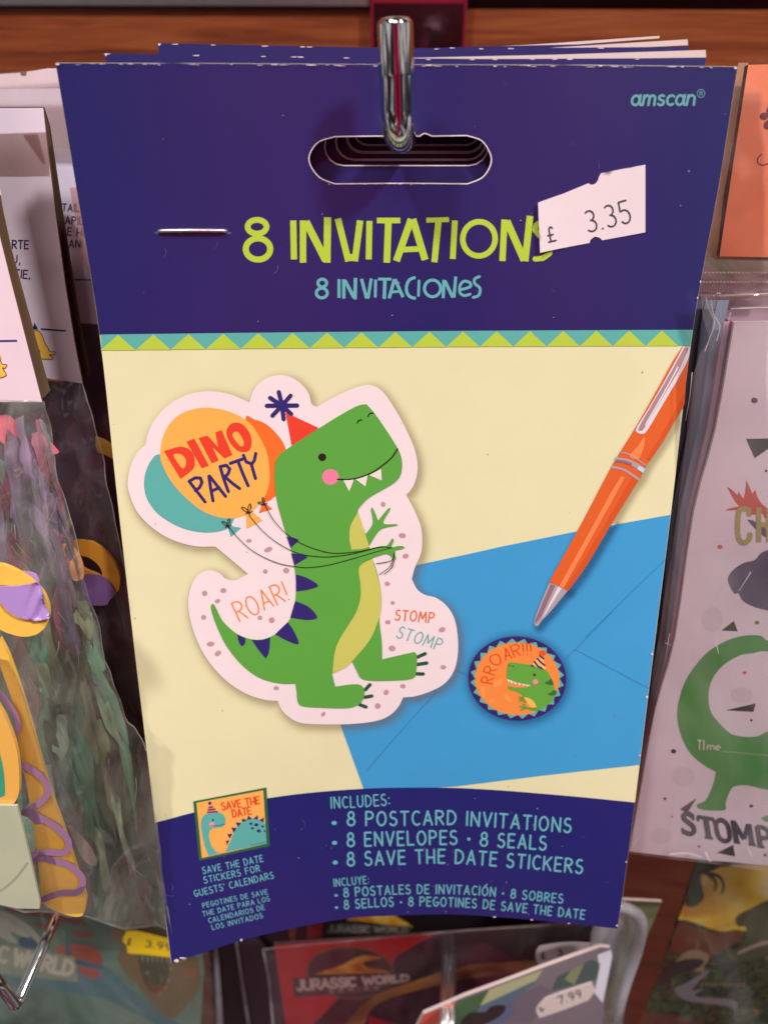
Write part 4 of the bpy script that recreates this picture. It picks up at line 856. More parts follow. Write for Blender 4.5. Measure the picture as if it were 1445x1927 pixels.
def piece(sh, name, P, lay, rgb, par, sm=True, thick=.0004, amp=.0012, seed=1, mat=None, g=20):
    sh.grid = g; return flat(sh, name, smooth(P, 4) if sm else P, lay, mat or tone(rgb), par, thick=thick, disp=wrinkles(amp, .02, seed))
CM = Plane(60, 1150, .1795, lean=.37)
piece(CM, 'paper_petal', TL((-30, 540), (40, 525), (90, 570), (120, 640), (80, 690), (20, 680), (-30, 620)), 4, (206, 92, 108), b1)
piece(CM, 'paper_petal', TL((180, 640), (215, 615), (260, 650), (305, 700), (320, 730), (240, 735), (180, 690)), 4, (196, 84, 106), b1, seed=2)
piece(CM, 'paper_petal', TL((0, 760, 1), (120, 860), (270, 1010), (150, 1000), (0, 930, 1)), 3, (96, 106, 92), b1, seed=3)
piece(CM, 'paper_petal', TL((320, 1240), (380, 1230), (440, 1300), (460, 1400), (400, 1420), (340, 1340)), 5, (188, 134, 84), b1, seed=6)
piece(CM, 'paper_leaf', TB((150, 170, 1), (240, 150), (300, 160), (380, 400), (440, 600), (380, 560), (290, 540), (240, 480), (210, 330)), 5, (70, 128, 92), b1, seed=10)
piece(CM, 'dark_strip', TB((290, 720), (340, 760), (390, 860), (400, 960), (350, 990), (315, 900)), 8, (62, 50, 42), b1, seed=14)  # dark shape painted for the shaded slit between the contents
piece(CM, 'dark_strip', TB((370, 120), (440, 200), (480, 400), (560, 560), (600, 760), (620, 1060), (560, 1040), (530, 800), (440, 600), (380, 400)), 3, (76, 66, 60), b1, seed=15)
piece(CF, 'paper_petal', TB((78, 170), (140, 170), (200, 290), (245, 420), (262, 560), (246, 772), (205, 775), (160, 600), (100, 430)), 2, (168, 138, 130), b1, seed=16)
piece(CF, 'paper_petal', TB((455, 1410), (520, 1460), (590, 1550), (638, 1640), (632, 1678), (580, 1672), (520, 1600)), 3, (214, 190, 176), b1, seed=17)
def edge_x(y): return float(np.interp(y, [757, 1100, 1262, 1412, 1755], [84, 161, 208, 262, 312]))
PALG = [(96, 128, 100), (124, 152, 122), (70, 92, 74), (56, 50, 44), (138, 150, 118), (104, 108, 84), (84, 120, 98), (150, 168, 146), (60, 66, 56)]
PALM = [(104, 88, 108), (140, 76, 96), (132, 112, 136), (84, 90, 86), (110, 62, 76), (150, 104, 76), (86, 80, 98)]
for k in range(64):
    y0_ = random.uniform(770, 1600) if k < 56 else random.uniform(770, 1000); L_ = random.uniform(70, 260); y1_ = min(y0_+L_, 1700); fx = random.uniform(.04, .97); w_3 = random.uniform(5, 17)
    pal = PALM if y0_ < 1040 else PALG; c_ = random.choice(pal); ph = random.uniform(0, 6); sw = random.uniform(3, 12); dr = random.uniform(-.10, .10); n_ = 9; lf, rt = [], []
    for i in range(n_+1):
        t = i/n_; y = y0_+(y1_-y0_)*t; x = (fx+dr*t)*edge_x(y)+sw*math.sin(ph+4*t); w_4 = w_3*(math.sin(math.pi*min(1, .12+t*.85))**.6)*(1+.35*math.sin(ph*2+7*t)); lim = edge_x(y)-6
        lf.append((min(x-w_4, lim), y+random.uniform(-4, 4))); rt.append((min(x+w_4, lim+.5), y+random.uniform(-4, 4)))
    piece(CM, 'paper_ribbon', lf+rt[::-1], 2+(k % 9)*2.2, c_, b1, seed=k+40, amp=.0016, sm=False, g=13)
# golden hoop with its satin ribbon
HP = Plane(20, 1130, .1475, lean=.34, yaw=.12)
TN = {}
def ringmesh(sh, name, outer, inner, mat, par, thick, lay=0): sh.grid = None; return flat(sh, name, outer, lay, mat, par, holes=[inner], thick=thick)
ho = smooth(TLM((-260, 700), (-120, 640), (0, 622), (120, 660), (260, 740), (380, 830), (470, 950), (512, 1090), (505, 1190), (460, 1280), (370, 1345), (250, 1366), (120, 1340), (0, 1290), (-150, 1180), (-260, 1000)), 5)
hi = smooth(TLM((-200, 860), (-80, 835), (20, 830), (150, 845), (260, 880), (380, 1000), (420, 1100), (410, 1185), (330, 1195), (200, 1170), (90, 1100), (0, 1030), (-120, 1000)), 5)
ringmesh(HP, 'golden_hoop', ho, hi, GOLD, b1, .0012)
HR = Plane(20, 1130, .1466, lean=.34, yaw=.12); HR.grid = 6
rb = smooth(TLM((-60, 850, 1), (40, 842), (190, 838), (330, 812), (400, 800), (440, 900), (480, 1020), (522, 1130), (515, 1165, 1), (430, 1185), (320, 1190), (200, 1165), (90, 1100), (10, 1010), (-60, 960, 1)), 4)
def ribdisp(x, y): return .0006*np.sin((np.asarray(x)*.25+np.asarray(y)*1.15))*np.clip((np.asarray(x)-45)/40, 0, 1)
flat(HR, 'satin_ribbon', rb, 4, LILAC, b1, disp=ribdisp, thick=.0003)
flat(Plane(20, 1130, .1496, lean=.34, yaw=.12), 'satin_ribbon', smooth(TLM((200, 690, 1), (300, 690), (380, 720), (410, 780), (400, 815), (340, 830), (260, 760)), 4), 3, LILAC, b1, thick=.0003)
# golden zigzag strip, purple waves, framed card
ZP = Plane(60, 1450, .1595, lean=.40); ZP.grid = None
gs = smooth(TB((0, 180, 1), (60, 300), (150, 560), (250, 900), (330, 1180), (420, 1430), (500, 1680), (560, 1860), (568, 1927), (540, 2010), (430, 2000), (290, 1927), (270, 1800), (240, 1560), (205, 1300), (130, 900), (95, 640), (0, 350, 1)), 4)
flat(ZP, 'golden_strip', gs, 0, GOLD, b1, thick=.001)
PUR = paper('mauve_card', (150, 112, 148), rough=.45, coat=.2, var=.1)
wv = TB((110, 1000), (200, 1040), (290, 1110), (322, 1190), (270, 1260), (190, 1310)); wv2 = TB((160, 1330), (260, 1360), (380, 1430), (455, 1520), (430, 1590), (330, 1590), (230, 1600)); wv3 = TB((215, 1610), (330, 1640), (460, 1680), (545, 1760), (520, 1850), (400, 1860), (290, 1900)); wv4 = TB((-40, 500), (50, 600), (110, 700), (118, 790), (80, 820))
for q in (wv, wv2, wv3, wv4): flat(Plane(60, 1450, .1583, lean=.40), 'wavy_trim', stroke(smooth(q, 5, False), 12 if q is not wv4 else 10), 0, PUR, b1, grid=None)
flat(Plane(60, 1450, .1583, lean=.40), 'wavy_trim', smooth(TB((150, 1300, 1), (240, 1320), (300, 1380), (240, 1400), (170, 1340)), 3), 1, PUR, b1)
flat(Plane(60, 1450, .1583, lean=.40), 'wavy_trim', TB((215, 1590), (260, 1600), (255, 1680), (220, 1660)), 1, PUR, b1)
FP = Plane(0, 1450, .1555, lean=.40)
flat(FP, 'framed_card', smooth(TB((-120, 520), (0, 640), (60, 760), (108, 900), (128, 1050), (125, 1200), (85, 1275), (0, 1296), (-120, 1296)), 4), 0, paper('yellow_card', (238, 180, 84), rough=.45), b1, thick=.001)
flat(FP, 'framed_card_panel', smooth(TB((-120, 760), (-30, 780), (0, 920), (28, 1060), (36, 1180), (20, 1222), (-120, 1226)), 4), 1.2, ink((60, 160, 128)), b1)
flat(Plane(0, 1500, .1572, lean=.40), 'folded_leaflet', TB((-120, 1280), (115, 1285), (150, 1420), (205, 1650), (265, 1920), (262, 1962), (120, 1960), (-120, 1910)), 0, paper('greenish_white_card', (184, 188, 160), rough=.5, var=.15), b1, thick=.0006)
flat(Plane(0, 1500, .1570, lean=.40), 'folded_leaflet', stroke(smooth(TB((-20, 1860), (60, 1800), (120, 1740), (180, 1660)), 4, False), 3.), 1, paper('greenish_white_card', (172, 160, 148), rough=.5), b1)
# clear film over it
FB = Plane(60, 1100, .1605, lean=.385); FB.grid = 13
bag = smooth([(-60, 752, 1), (83, 756, 1), (97, 820), (113, 900), (139, 990), (161, 1100), (180, 1165), (208, 1262), (234, 1352), (258, 1372), (276, 1412), (296, 1560), (322, 1755, 1), (210, 1735), (104, 1718), (0, 1703), (-60, 1696, 1)], 4)
flat(FB, 'clear_bag', bag, 0, CLEAR2, b1, disp=wrinkles(.0022, .03, 8))
FA = Plane(60, 1100, .1425, lean=.385); FA.grid = 18
flat(FA, 'clear_bag', smooth([(-60, 1230, 1), (18, 1240, 1), (60, 1330), (110, 1450), (150, 1560), (168, 1660), (172, 1722, 1), (104, 1716), (0, 1703), (-60, 1696, 1)], 4), 0, film('clear_film_front', haze=.10, gloss=.3, rough=.12, hazecol=(180, 170, 190), wrinkle=.8), b1, disp=wrinkles(.0010, .03, 9))
# the welded rim of the bag is a thicker line of plastic
RIM = film('welded_rim', haze=.55, gloss=.6, rough=.15, hazecol=(190, 190, 188), wrinkle=.3)
wr_ = wrinkles(.0022, .03, 8)
CR = []
for k in range(60):
    y = random.uniform(790, 1690); xr_ = float(np.interp(y, [757, 1100, 1262, 1412, 1755], [84, 161, 208, 276, 322])); x = random.uniform(10, xr_-10); a_ = random.gauss(1.25, .35); L_ = random.uniform(14, 60); c_ = random.uniform(-.5, .5)
    CR.append([(x+L_*t*math.cos(a_+c_*t), y+L_*t*math.sin(a_+c_*t)) for t in np.linspace(0, 1, 7)])
CR = [q for q in CR if all(10 < p[0] < float(np.interp(p[1], [757, 1100, 1262, 1412, 1755], [84, 161, 208, 276, 322]))-4 and p[1] < 1690 for p in q)]
tag(flat(Lifted(FB, wr_), 'crease_glints', sum([stroke(q, random.uniform(1., 2.2), w2=.5) for q in CR], []), 4, RIM, b1, grid=None), kind='stuff')  # pale strokes painted as glints along creases in the film
flat(Lifted(FB, wr_), 'welded_seam', stroke([p for p in bag if p[0] > 80 and p[1] < 1420], 2.1), 3, RIM, b1, grid=None)
flat(Lifted(FB, wr_), 'welded_seam', stroke([p for p in bag if p[1] > 1694], 4.), 3, RIM, b1, grid=None)

# -- second pack
L2 = Plane(100, 460, .166, lean=.40)
b2 = thing('decoration_bag', to_world(L2.pts(np.array([140.]), np.array([1560.])))[0], 'clear bag with pale lilac header lettered ARTE, second from the front at the left', 'bag of decorations', gl_)
hc2 = flat(L2, 'header_card', [(-500, 204), (82, 203), (88, 260), (105, 400), (124, 540), (142, 650), (156, 722), (120, 716), (80, 711), (-500, 690)], 0, LILC, b2, thick=.0006, rim=KRAFT)
flat(Plane(100, 460, .1715, lean=.405), 'header_back', [(-60, 201), (81, 201), (92, 236), (112, 370), (136, 520), (153, 625), (169, 706), (158, 716), (-60, 706)], 0, KRD, b2, thick=.0009, rim=KRD)
for s_, b_, h_ in (('ARTE', [(12, 467), (54, 468)], 15), ('U,', [(20, 495), (39, 496)], 15), ('TIE,', [(28, 522), (57, 524)], 15)):
    txt(L2, 'printed_text_line', s_, b_, h_, 2.4, 2, DKB, hc2, track=.22, jit=0)
lines(L2, 'printed_line', [[(78, 619), (125, 622.5)]], 3.2, 2, ink((66, 44, 110)), hc2, cap='butt')
crt = smooth([(63, 624, 1), (72, 622), (80, 630), (86, 646), (92, 655), (94, 661), (104, 662), (104, 667), (94, 668), (101, 673), (99, 676, 1), (76, 675, 1), (76, 660), (70, 656), (60, 650)], 3)
flat(L2, 'printed_creature', crt, 2, GOLD, hc2); lines(L2, 'printed_outline', [crt], 1.4, 3, ink((84, 84, 40)), hc2)
flat(L2, 'printed_hat', [(62, 620), (66, 607), (73, 619)], 4, DKB, hc2)
flat(L2, 'clear_tape', [(-60, 252), (88, 247), (94, 292), (95, 330), (50, 331), (-60, 330)], 5, TAPE, b2)
flat(L2, 'clear_tape', [(44, 252), (72, 250), (88, 308), (82, 306)], 7, TAPE, b2)
C2 = Plane(150, 900, .193, lean=.38); C2.grid = 22
dark_t = blurred('folded_tissue_plum', [(.3, (16, 12, 12)), (.44, (58, 34, 46)), (.54, (92, 70, 84)), (.62, (90, 58, 26)), (.74, (38, 58, 40))], 26., stretch=(2, 2, .7))
flat(C2, 'tissue_backing', [(60, 716), (158, 716), (175, 800), (205, 935), (232, 1080), (262, 1250), (300, 1430), (310, 1600), (100, 1600)], 0, dark_t, b2, disp=wrinkles(.002, .02, 12))
C3 = Plane(190, 1050, .178, lean=.36)
hoop = lambda cx, cy, k: (ell(cx, cy, 62*k, 44*k, 52, 40), ell(cx-4*k, cy+3*k, 42*k, 20*k, 52, 32))
ho2 = smooth(TLM((870, 378), (940, 385), (1040, 440), (1130, 520), (1200, 620), (1242, 740), (1235, 850), (1205, 905), (1130, 850), (1080, 790), (1000, 680), (920, 560), (700, 420)), 4)
hin2 = smooth(TLM((760, 520), (900, 540), (980, 585), (1040, 650), (1062, 720), (1045, 742), (980, 712), (900, 680), (780, 600)), 4)
ringmesh(C3, 'golden_hoop', smooth(TLM((600, 500), (700, 400), (800, 372), (880, 378), (950, 388), (1040, 440), (1130, 520), (1200, 620), (1242, 740), (1238, 850), (1205, 908), (1060, 900), (900, 840), (700, 700)), 4), hin2, paper('golden_card_shaded', (178, 118, 34), rough=.45), b2, .001)  # deeper gold: shade and covering film put into the rear hoop's colour
flat(Plane(190, 1050, .1770, lean=.36), 'satin_ribbon', smooth(TLM((800, 720, 1), (980, 726), (1060, 742), (1130, 800), (1198, 915), (1140, 985), (1090, 1040), (900, 1040, 1)), 3), 0, paper('purple_satin', (98, 66, 112), rough=.4), b2, thick=.0003)
flat(Plane(190, 830, .187, lean=.36), 'golden_curl', smooth(TL((520, 640, 1), (570, 660), (620, 700), (622, 760), (575, 740), (530, 720)), 3), 0, GOLD, b2, thick=.0006)
bag2 = smooth([(60, 708, 1), (157, 722, 1), (166, 745), (180, 795), (190, 842), (200, 900), (209, 940), (222, 1000), (238, 1080), (262, 1200), (285, 1330), (300, 1560, 1), (100, 1560, 1)], 4)
F2 = Plane(150, 900, .1735, lean=.39); F2.grid = 13
flat(F2, 'clear_bag', bag2, 0, CLEAR, b2, disp=wrinkles(.002, .035, 21))
flat(Lifted(F2, wrinkles(.002, .035, 21)), 'welded_seam', stroke([p for p in bag2 if p[0] > 150 and p[1] < 1400], 2.4), 3, RIM, b2, grid=None)

# -- third pack
L3 = Plane(130, 400, .182, lean=.40)
b3 = thing('decoration_bag', to_world(L3.pts(np.array([170.]), np.array([1300.])))[0], 'bag with white lettered header showing between the second bag and the navy pack', 'bag of decorations', gl_)
hc3 = flat(L3, 'header_card', [(-60, 168), (150, 166), (185, 380), (205, 612), (100, 604), (-60, 600)], 0, paper('white_card', (214, 206, 226), rough=.4, coat=.4), b3, thick=.0006, rim=KRAFT)
flat(Plane(130, 400, .1795, lean=.40), 'clear_tape', [(-60, 166), (150, 166), (172, 300), (172, 282), (108, 279), (-60, 279)], 0, TAPE, b3)
for s_, b_ in (('TAIL', [(118, 397), (150, 398)]), ('APIL', [(124, 421), (157, 422)]), ('E HI', [(128, 442), (158, 444)]), ('ANI', [(131, 465), (155, 466)])):
    txt(L3, 'printed_text_line', s_, b_, 13.5, 2.3, 2, ink((74, 66, 104)), hc3, track=.24, jit=0)
lines(L3, 'printed_line', [[(138, 526), (200, 527.5)]], 2.4, 2, ink((98, 80, 134)), hc3, cap='butt')
flat(Plane(160, 400, .1770, lean=.40), 'clear_tape', smooth([(132, 354, 1), (150, 356), (170, 400), (182, 505), (158, 500), (150, 440), (140, 400)], 3), 0, film('pink_tape', tint=(250, 214, 206), haze=.35, hazecol=(230, 180, 170), wrinkle=.4), b3)
C5 = Plane(190, 800, .215, lean=.38); C5.grid = 26
flat(C5, 'tissue_backing', [(120, 600), (206, 604), (230, 800), (262, 1000), (300, 1300), (140, 1300)], 0, blurred('folded_tissue_red', [(.34, (18, 8, 10)), (.46, (92, 20, 34)), (.56, (60, 36, 78)), (.66, (112, 74, 24))], 22., stretch=(2, 2, 1)), b3, disp=wrinkles(.002, .02, 31))
F3 = Plane(190, 800, .196, lean=.39); F3.grid = 16
flat(F3, 'clear_bag', [(120, 606), (202, 608), (232, 800), (262, 1000), (300, 1300), (140, 1300)], 0, CLEAR, b3, disp=wrinkles(.0016, .03, 33))
# -- rearmost header
L4 = Plane(60, 150, .200, lean=.38)
b4 = thing('decoration_bag', to_world(L4.pts(np.array([60.]), np.array([500.])))[0], 'bag with pale top flap and small notch, rearmost of the left stack', 'bag of decorations', gl_)
flat(L4, 'header_card', [(-60, 143), (38, 137), (41, 143), (50, 143), (51, 135), (90, 129), (160, 128), (170, 420), (-60, 420)], 0, LILC, b4, thick=.0006, rim=KRAFT)
flat(Plane(60, 150, .1975, lean=.38), 'clear_bag', [(-60, 141), (160, 126), (170, 400), (-60, 400)], 0, TAPE, b4)

# ================================================================== RIGHT: ORANGE CARD SET AND DINOSAUR NOTE CARDS
R1 = Plane(1420, 300, .168, lean=.39)
ro = thing('card_set', to_world(R1.pts(np.array([1400.]), np.array([600.])))[0], 'orange card with maroon flower in a clear zip bag at top right', 'bagged card')
OR = paper('salmon_orange_card', (232, 128, 88), rough=.45, coat=.3)
oc = flat(R1, 'orange_card', [(1407, 122), (2000, 108), (1980, 496), (1353, 482), (1380, 300)], 0, OR, ro, thick=.0018, rim=paper('card_stack_edge', (60, 36, 28), rough=.8))
flat(Plane(1420, 300, .1725, lean=.39), 'backing_card', [(1389, 118), (1407, 118), (1400, 180), (1384, 300), (1350, 485), (1322, 500), (1352, 320)], 0, paper('tan_card', (172, 122, 92), rough=.6), ro, thick=.001)
flat(Plane(1420, 300, .1700, lean=.39), 'card_shadow_gap', [(1403, 126), (1408, 124), (1396, 190), (1372, 330), (1353, 484), (1350, 480), (1362, 370), (1392, 200)], 0, paper('gap_shadow_paint', (38, 26, 22), rough=.9), ro, thick=.0005)  # dark strip painted for the shadow line along the orange card
flat(Plane(1420, 520, .178, lean=.39), 'folded_flap', [(1300, 486), (1500, 484), (1500, 575), (1296, 575)], 0, blurred('mottled_flap', [(.3, (110, 70, 80)), (.5, (150, 118, 120)), (.7, (128, 124, 96))], 60.), ro, thick=.0005)
mar = ink((110, 24, 46)); P = []
for x, y, rx, ry, r in ((1421, 632, 24, 20, 0), (1452, 600, 18, 24, 20), (1440, 678, 20, 26, 25), (1478, 640, 24, 18, 0), (1470, 682, 18, 24, -30)): P.append(TR(*ell(x, y, rx, ry, r, 16)))
flat(R1, 'printed_flower', P, 2, mar, oc, grid=None); lines(R1, 'printed_curl', [smooth(TR((1408, 838), (1388, 858), (1388, 885), (1412, 898), (1440, 890), (1480, 870)), 4, False)], 2.2, 2, mar, oc)
FR = Plane(1420, 300, .1635, lean=.395); FR.grid = 13
flat(FR, 'clear_bag', [(1389, 113), (1500, 110), (1500, 556), (1310, 558), (1313, 520), (1328, 430), (1345, 360), (1362, 270), (1377, 180)], 0, film('zip_bag_film', haze=.05, gloss=.35, rough=.07, hazecol=(210, 190, 190), wrinkle=.7), ro, disp=wrinkles(.0009, .03, 41))
# ribbed zip closure
ZF = film('zip_plastic', haze=.35, gloss=.6, rough=.12, hazecol=(200, 176, 186), wrinkle=.1)
FZ = Plane(1420, 300, .162, lean=.395)
for x in range(1313, 1462, 5):
    flat(FZ, 'zip_rib', [(x, 528), (x+2.6, 528), (x+1.8, 550), (x-.8, 550)], 2, ZF, ro, thick=.0004, grid=None)
for yy in (511, 529, 553):
    flat(FZ, 'zip_ridge', [(1312, yy), (1460, yy+1), (1460, yy+4.4), (1312, yy+3.2)], 4, ZF, ro, thick=.0005, grid=None)
GLZ = film('painted_zip_glint', haze=.8, gloss=1.2, rough=.1, hazecol=(240, 226, 232), wrinkle=.1)
P = [ell(x, 512.5+random.uniform(-.5, .5), random.uniform(1.5, 2.4), 1.3, n=7) for x in np.arange(1318, 1456, 7)]+[ell(x, 530+random.uniform(-.5, .5), random.uniform(1.6, 2.8), 1.5, n=7) for x in np.arange(1314, 1456, 6.6)]
tag(flat(FZ, 'zip_glints', P, 18, GLZ, ro, grid=None), kind='stuff')  # pale dots painted as rows of small highlights on the zip

R2 = Plane(1380, 1000, .176, lean=.44)
rc = thing('note_card_pack', to_world(R2.pts(np.array([1330.]), np.array([1625.])))[0], 'clear pack of pink-white dinosaur note cards with a long-necked green dinosaur, right edge', 'card pack')
WC = paper('pale_pink_note_card', (244, 226, 236), rough=.45, coat=.35, var=.06)
SLATE = paper('slate_card', (112, 124, 146), rough=.6, coat=.1, var=.2, scale=2); SL2 = paper('slate_card_dark', (84, 94, 112), rough=.7, coat=0, var=.2)
nc = flat(R2, 'note_card', smooth([(1381, 606, 1), (2000, 598, 1), (1900, 1680, 1), (1445, 1629), (1311, 1617), (1184, 1602, 1), (1205, 1487), (1232, 1337), (1270, 1200), (1305, 963), (1346, 808)], 3), 0, WC, rc, thick=.0008)
edge_l = [(1381, 606), (1346, 808), (1306, 963), (1271, 1200), (1233, 1337), (1206, 1487), (1184, 1602)]
def strip(off0, off1, Z, mat, name, y1=1602, thick=.0006):
    el_ = edge_l if off1 < 30 else [(1391, 566)]+edge_l
    a_ = [(x-off0*(1-(y-606)/1150), y) for x, y in el_ if y <= y1]; b_ = [(x-off1*(1-(y-606)/1150), y) for x, y in el_ if y <= y1]
    flat(Plane(1380, 1000, Z, lean=.44), name, a_+b_[::-1], 0, mat, rc, thick=thick)
MLV = paper('mauve_envelope', (178, 146, 168), rough=.5, var=.1)
strip(-3, 6, .1775, paper('mauve_shade_card', (124, 82, 108), rough=.6), 'card_layer'); strip(2, 20, .1785, MLV, 'card_layer'); strip(19, 40, .181, SLATE, 'card_layer', 1500); strip(39, 62, .1835, paper('slate_card_mid', (98, 108, 128), rough=.7), 'card_layer', 1500); strip(60, 92, .186, SL2, 'card_layer', 1500)
flat(Plane(1380, 600, .179, lean=.44), 'card_layer', [(1352, 584), (1500, 579), (1500, 602), (1379, 606), (1366, 600)], 0, MLV, rc, thick=.0006)
flat(Plane(1380, 600, .1815, lean=.44), 'card_layer', [(1338, 566), (1500, 562), (1500, 580), (1352, 584)], 0, paper('mauve_card_top', (150, 118, 136), rough=.5), rc, thick=.0006)
def R(name, P, m, lay=2, sm=False, **k): return flat(R2, name, smooth(P, 4) if sm else P, lay, m, nc, **k)
gD = ink((80, 158, 76)); slb = paper('grey_purple_print', (92, 82, 106), rough=.5, var=.2, scale=.6); dkt = ink((38, 50, 26)); 
R('printed_dinosaur', TRR((1300, 200), (1156, 215), (1100, 178), (1000, 175), (900, 195), (800, 240), (700, 310), (600, 430), (540, 540), (500, 680), (498, 800), (530, 920), (590, 1030), (680, 1110), (775, 1165, 1), (750, 1270), (700, 1370), (640, 1400), (650, 1430), (720, 1445), (840, 1440), (845, 1390), (870, 1320), (900, 1275), (960, 1262), (1020, 1265), (1100, 1285), (1200, 1300), (1400, 1310, 1), (1400, 800, 1), (1156, 870), (1080, 905), (980, 910), (880, 885), (790, 800), (735, 720), (722, 600), (750, 490), (830, 390), (950, 320), (1040, 305), (1100, 290), (1200, 290), (1300, 270)), gD, sm=True)
R('printed_dinosaur_foot', TRR((1100, 1500), (1150, 1480), (1250, 1480), (1250, 1530), (1130, 1525)), gD)
R('printed_cloud', TRM((1400, 1000), (1140, 1075), (1050, 1120), (985, 1190), (870, 1220), (760, 1290), (700, 1370), (700, 1440), (760, 1555), (810, 1555), (850, 1630), (950, 1690), (1100, 1735), (1400, 1760)), slb, sm=True)
R('printed_burst', TRM((685, 385, 1), (740, 420), (800, 480, 1), (810, 440, 1), (865, 520, 1), (885, 420), (895, 310, 1), (935, 400), (960, 460, 1), (995, 418, 1), (1015, 490), (1060, 565), (1120, 620), (1180, 700), (1100, 730), (1070, 680), (960, 690), (900, 640), (800, 640), (660, 645, 1), (720, 620), (820, 600, 1), (770, 540)), ink((214, 74, 46)), sm=True)
OL = paper('olive_gold_print', (178, 164, 88), rough=.45, var=.15)
P = []
for s_ in (smooth([(925, 700), (920, 640), (870, 625), (815, 650), (800, 760), (800, 880), (820, 970), (870, 1000), (925, 960), (935, 890)], 3, False), [(1030, 612), (1030, 990)], [(1030, 800), (1140, 800)], [(1140, 620), (1140, 990)]): P += stroke(TRM(*s_), 9.5, 'butt')
R('printed_word', P, OL, 4, grid=None)
R('printed_stroke', TRM((905, 745), (960, 750), (1100, 830), (1130, 940), (1090, 930), (980, 830)), ink((92, 84, 112)), 3)
for q in (TP((1323, 652), (1445, 650), (1520, 652), (1370, 757)), TRR((815, 140), (905, 70), (932, 145)), TRR((845, 718), (1062, 668), (1048, 730)), TRR((515, 1435), (635, 1355), (565, 1468)), TRR((780, 1752), (900, 1695), (915, 1778))): R('printed_triangle', q, dkt)
dots = [(TP, 1368, 443, 18, (70, 50, 96)), (TP, 1432, 826, 8, (80, 50, 96)), (TRM, 606, 1045, 28, (214, 84, 56)), (TRR, 1073, 82, 15, (190, 170, 60)), (TRR, 982, 446, 14, (220, 90, 60)), (TRR, 1032, 790, 10, (50, 44, 60)), (TRR, 468, 1015, 19, (56, 46, 78)), (TRR, 406, 1360, 12, (70, 50, 60)), (TRR, 1031, 1412, 14, (60, 50, 70)), (TRR, 653, 1706, 10, (120, 70, 50)), (TRR, 1132, 1768, 13, (60, 60, 70)), (TRR, 458, 1490, 7, (110, 90, 60)), (TRM, 1012, 1877, 26, (180, 160, 70))]
for t_, x, y, r, c_ in dots: R('printed_dot', t_(*ell(x, y, r, r*.85, n=14)), ink(c_), grid=None)
for q, s in (((750, 60, 75, 90), 1), ((960, 610, 80, 60), 1), ((540, 1200, 80, 75), 1), ((380, 1630, 75, 60), 1)): R('printed_pale_spot', TRR(*ell(*q, n=24)), ink((232, 214, 222)), 1)
txt(R2, 'printed_word', 'TI', TRR((640, 1000), (685, 1002)), 17, 2.2, 4, WHT, nc, track=.3); txt(R2, 'printed_word', 'me', TRR((710, 1000), (805, 1004)), 11, 2, 4, WHT, nc, track=.1)
P = [TRR(*ell(x, 1014+(x-820)*.09, 4, 4, n=8)) for x in range(826, 1300, 20)]; R('printed_dotted_line', P, WHT, 4, grid=None)
# slab letters STOMP
P = []; ST = T(1145, 1150, 3.8533)
def slab(x, y, glyph):
    for s_, w in glyph: P.extend(stroke(ST(*[(x+a_-(b_-0)*.17, y-b_+a_*.16) for a_, b_ in s_]), w*1.22/3.85, 'butt'))
slab(520, 1612, [([(112, 115), (112, 150)], 16), (smooth([(112, 140), (80, 158), (45, 140), (45, 112), (70, 92), (100, 68), (100, 30), (65, 8), (20, 20)], 3, False), 30), ([(18, 45), (18, 5)], 16)])
slab(655, 1640, [([(10, 152), (130, 152)], 24), ([(12, 156), (12, 118)], 16), ([(128, 156), (128, 118)], 16), ([(70, 152), (70, 10)], 34), ([(40, 8), (100, 8)], 16)])
slab(775, 1662, [(smooth([(65, 160), (25, 135), (18, 80), (28, 25), (65, 5), (102, 28), (110, 80), (102, 135), (65, 160), (40, 148)], 3, False), 28)])
slab(905, 1680, [([(22, 155), (22, 8)], 32), ([(0, 8), (48, 8)], 15), ([(28, 155), (80, 40)], 26), ([(130, 158), (80, 40)], 26), ([(134, 158), (134, 8)], 32), ([(108, 8), (162, 8)], 15), ([(2, 158), (40, 158)], 15)])
slab(1075, 1712, [([(24, 160), (24, 8)], 32), ([(0, 8), (54, 8)], 15), (smooth([(20, 156), (80, 150), (100, 115), (80, 80), (30, 76)], 3, False), 26)])
R('printed_word', P, paper('grey_print', (54, 56, 74), rough=.5, var=.3, scale=5), 3, grid=None)
F4 = Plane(1380, 1000, .172, lean=.442); F4.grid = 15
flat(F4, 'clear_wrap', smooth([(1318, 556, 1), (1500, 552, 1), (1500, 1646, 1), (1330, 1624), (1180, 1606, 1), (1200, 1470), (1238, 1200), (1275, 960), (1305, 700), (1332, 640), (1322, 600)], 3), 0, film('note_card_wrap', haze=.15, gloss=.5, rough=.05, hazecol=(222, 216, 214), wrinkle=1.1, scale=34), rc, disp=wrinkles(.0007, .018, 51))

GLN = film('painted_film_glint', haze=.85, gloss=1., rough=.12, hazecol=(250, 240, 246), wrinkle=.2)
gl2 = [([(1352, 556), (1400, 553), (1460, 551)], 3.4), ([(1336, 566), (1340, 590), (1352, 612), (1346, 640)], 3.), ([(1326, 560), (1331, 580), (1342, 606), (1334, 632), (1324, 660)], 2.2), ([(1374, 580), (1420, 578), (1460, 577)], 3.), ([(1372, 588), (1366, 612)], 3.), ([(1250, 1208), (1262, 1212)], 1.4), ([(1300, 700), (1296, 740), (1288, 790)], 1.6), ([(1258, 1190), (1250, 1235)], 1.3),
       ([(1326, 1602), (1332, 1615), (1336, 1618)], 4.), ([(1260, 1605), (1290, 1603), (1318, 1610)], 4.), ([(1190, 1590), (1200, 1572)], 5.), ([(1408, 1600), (1414, 1612)], 3.), ([(1400, 990), (1380, 1010), (1340, 1018)], 1.4), ([(1410, 1075), (1388, 1110)], 2.), ([(1345, 1205), (1350, 1228)], 1.6)]
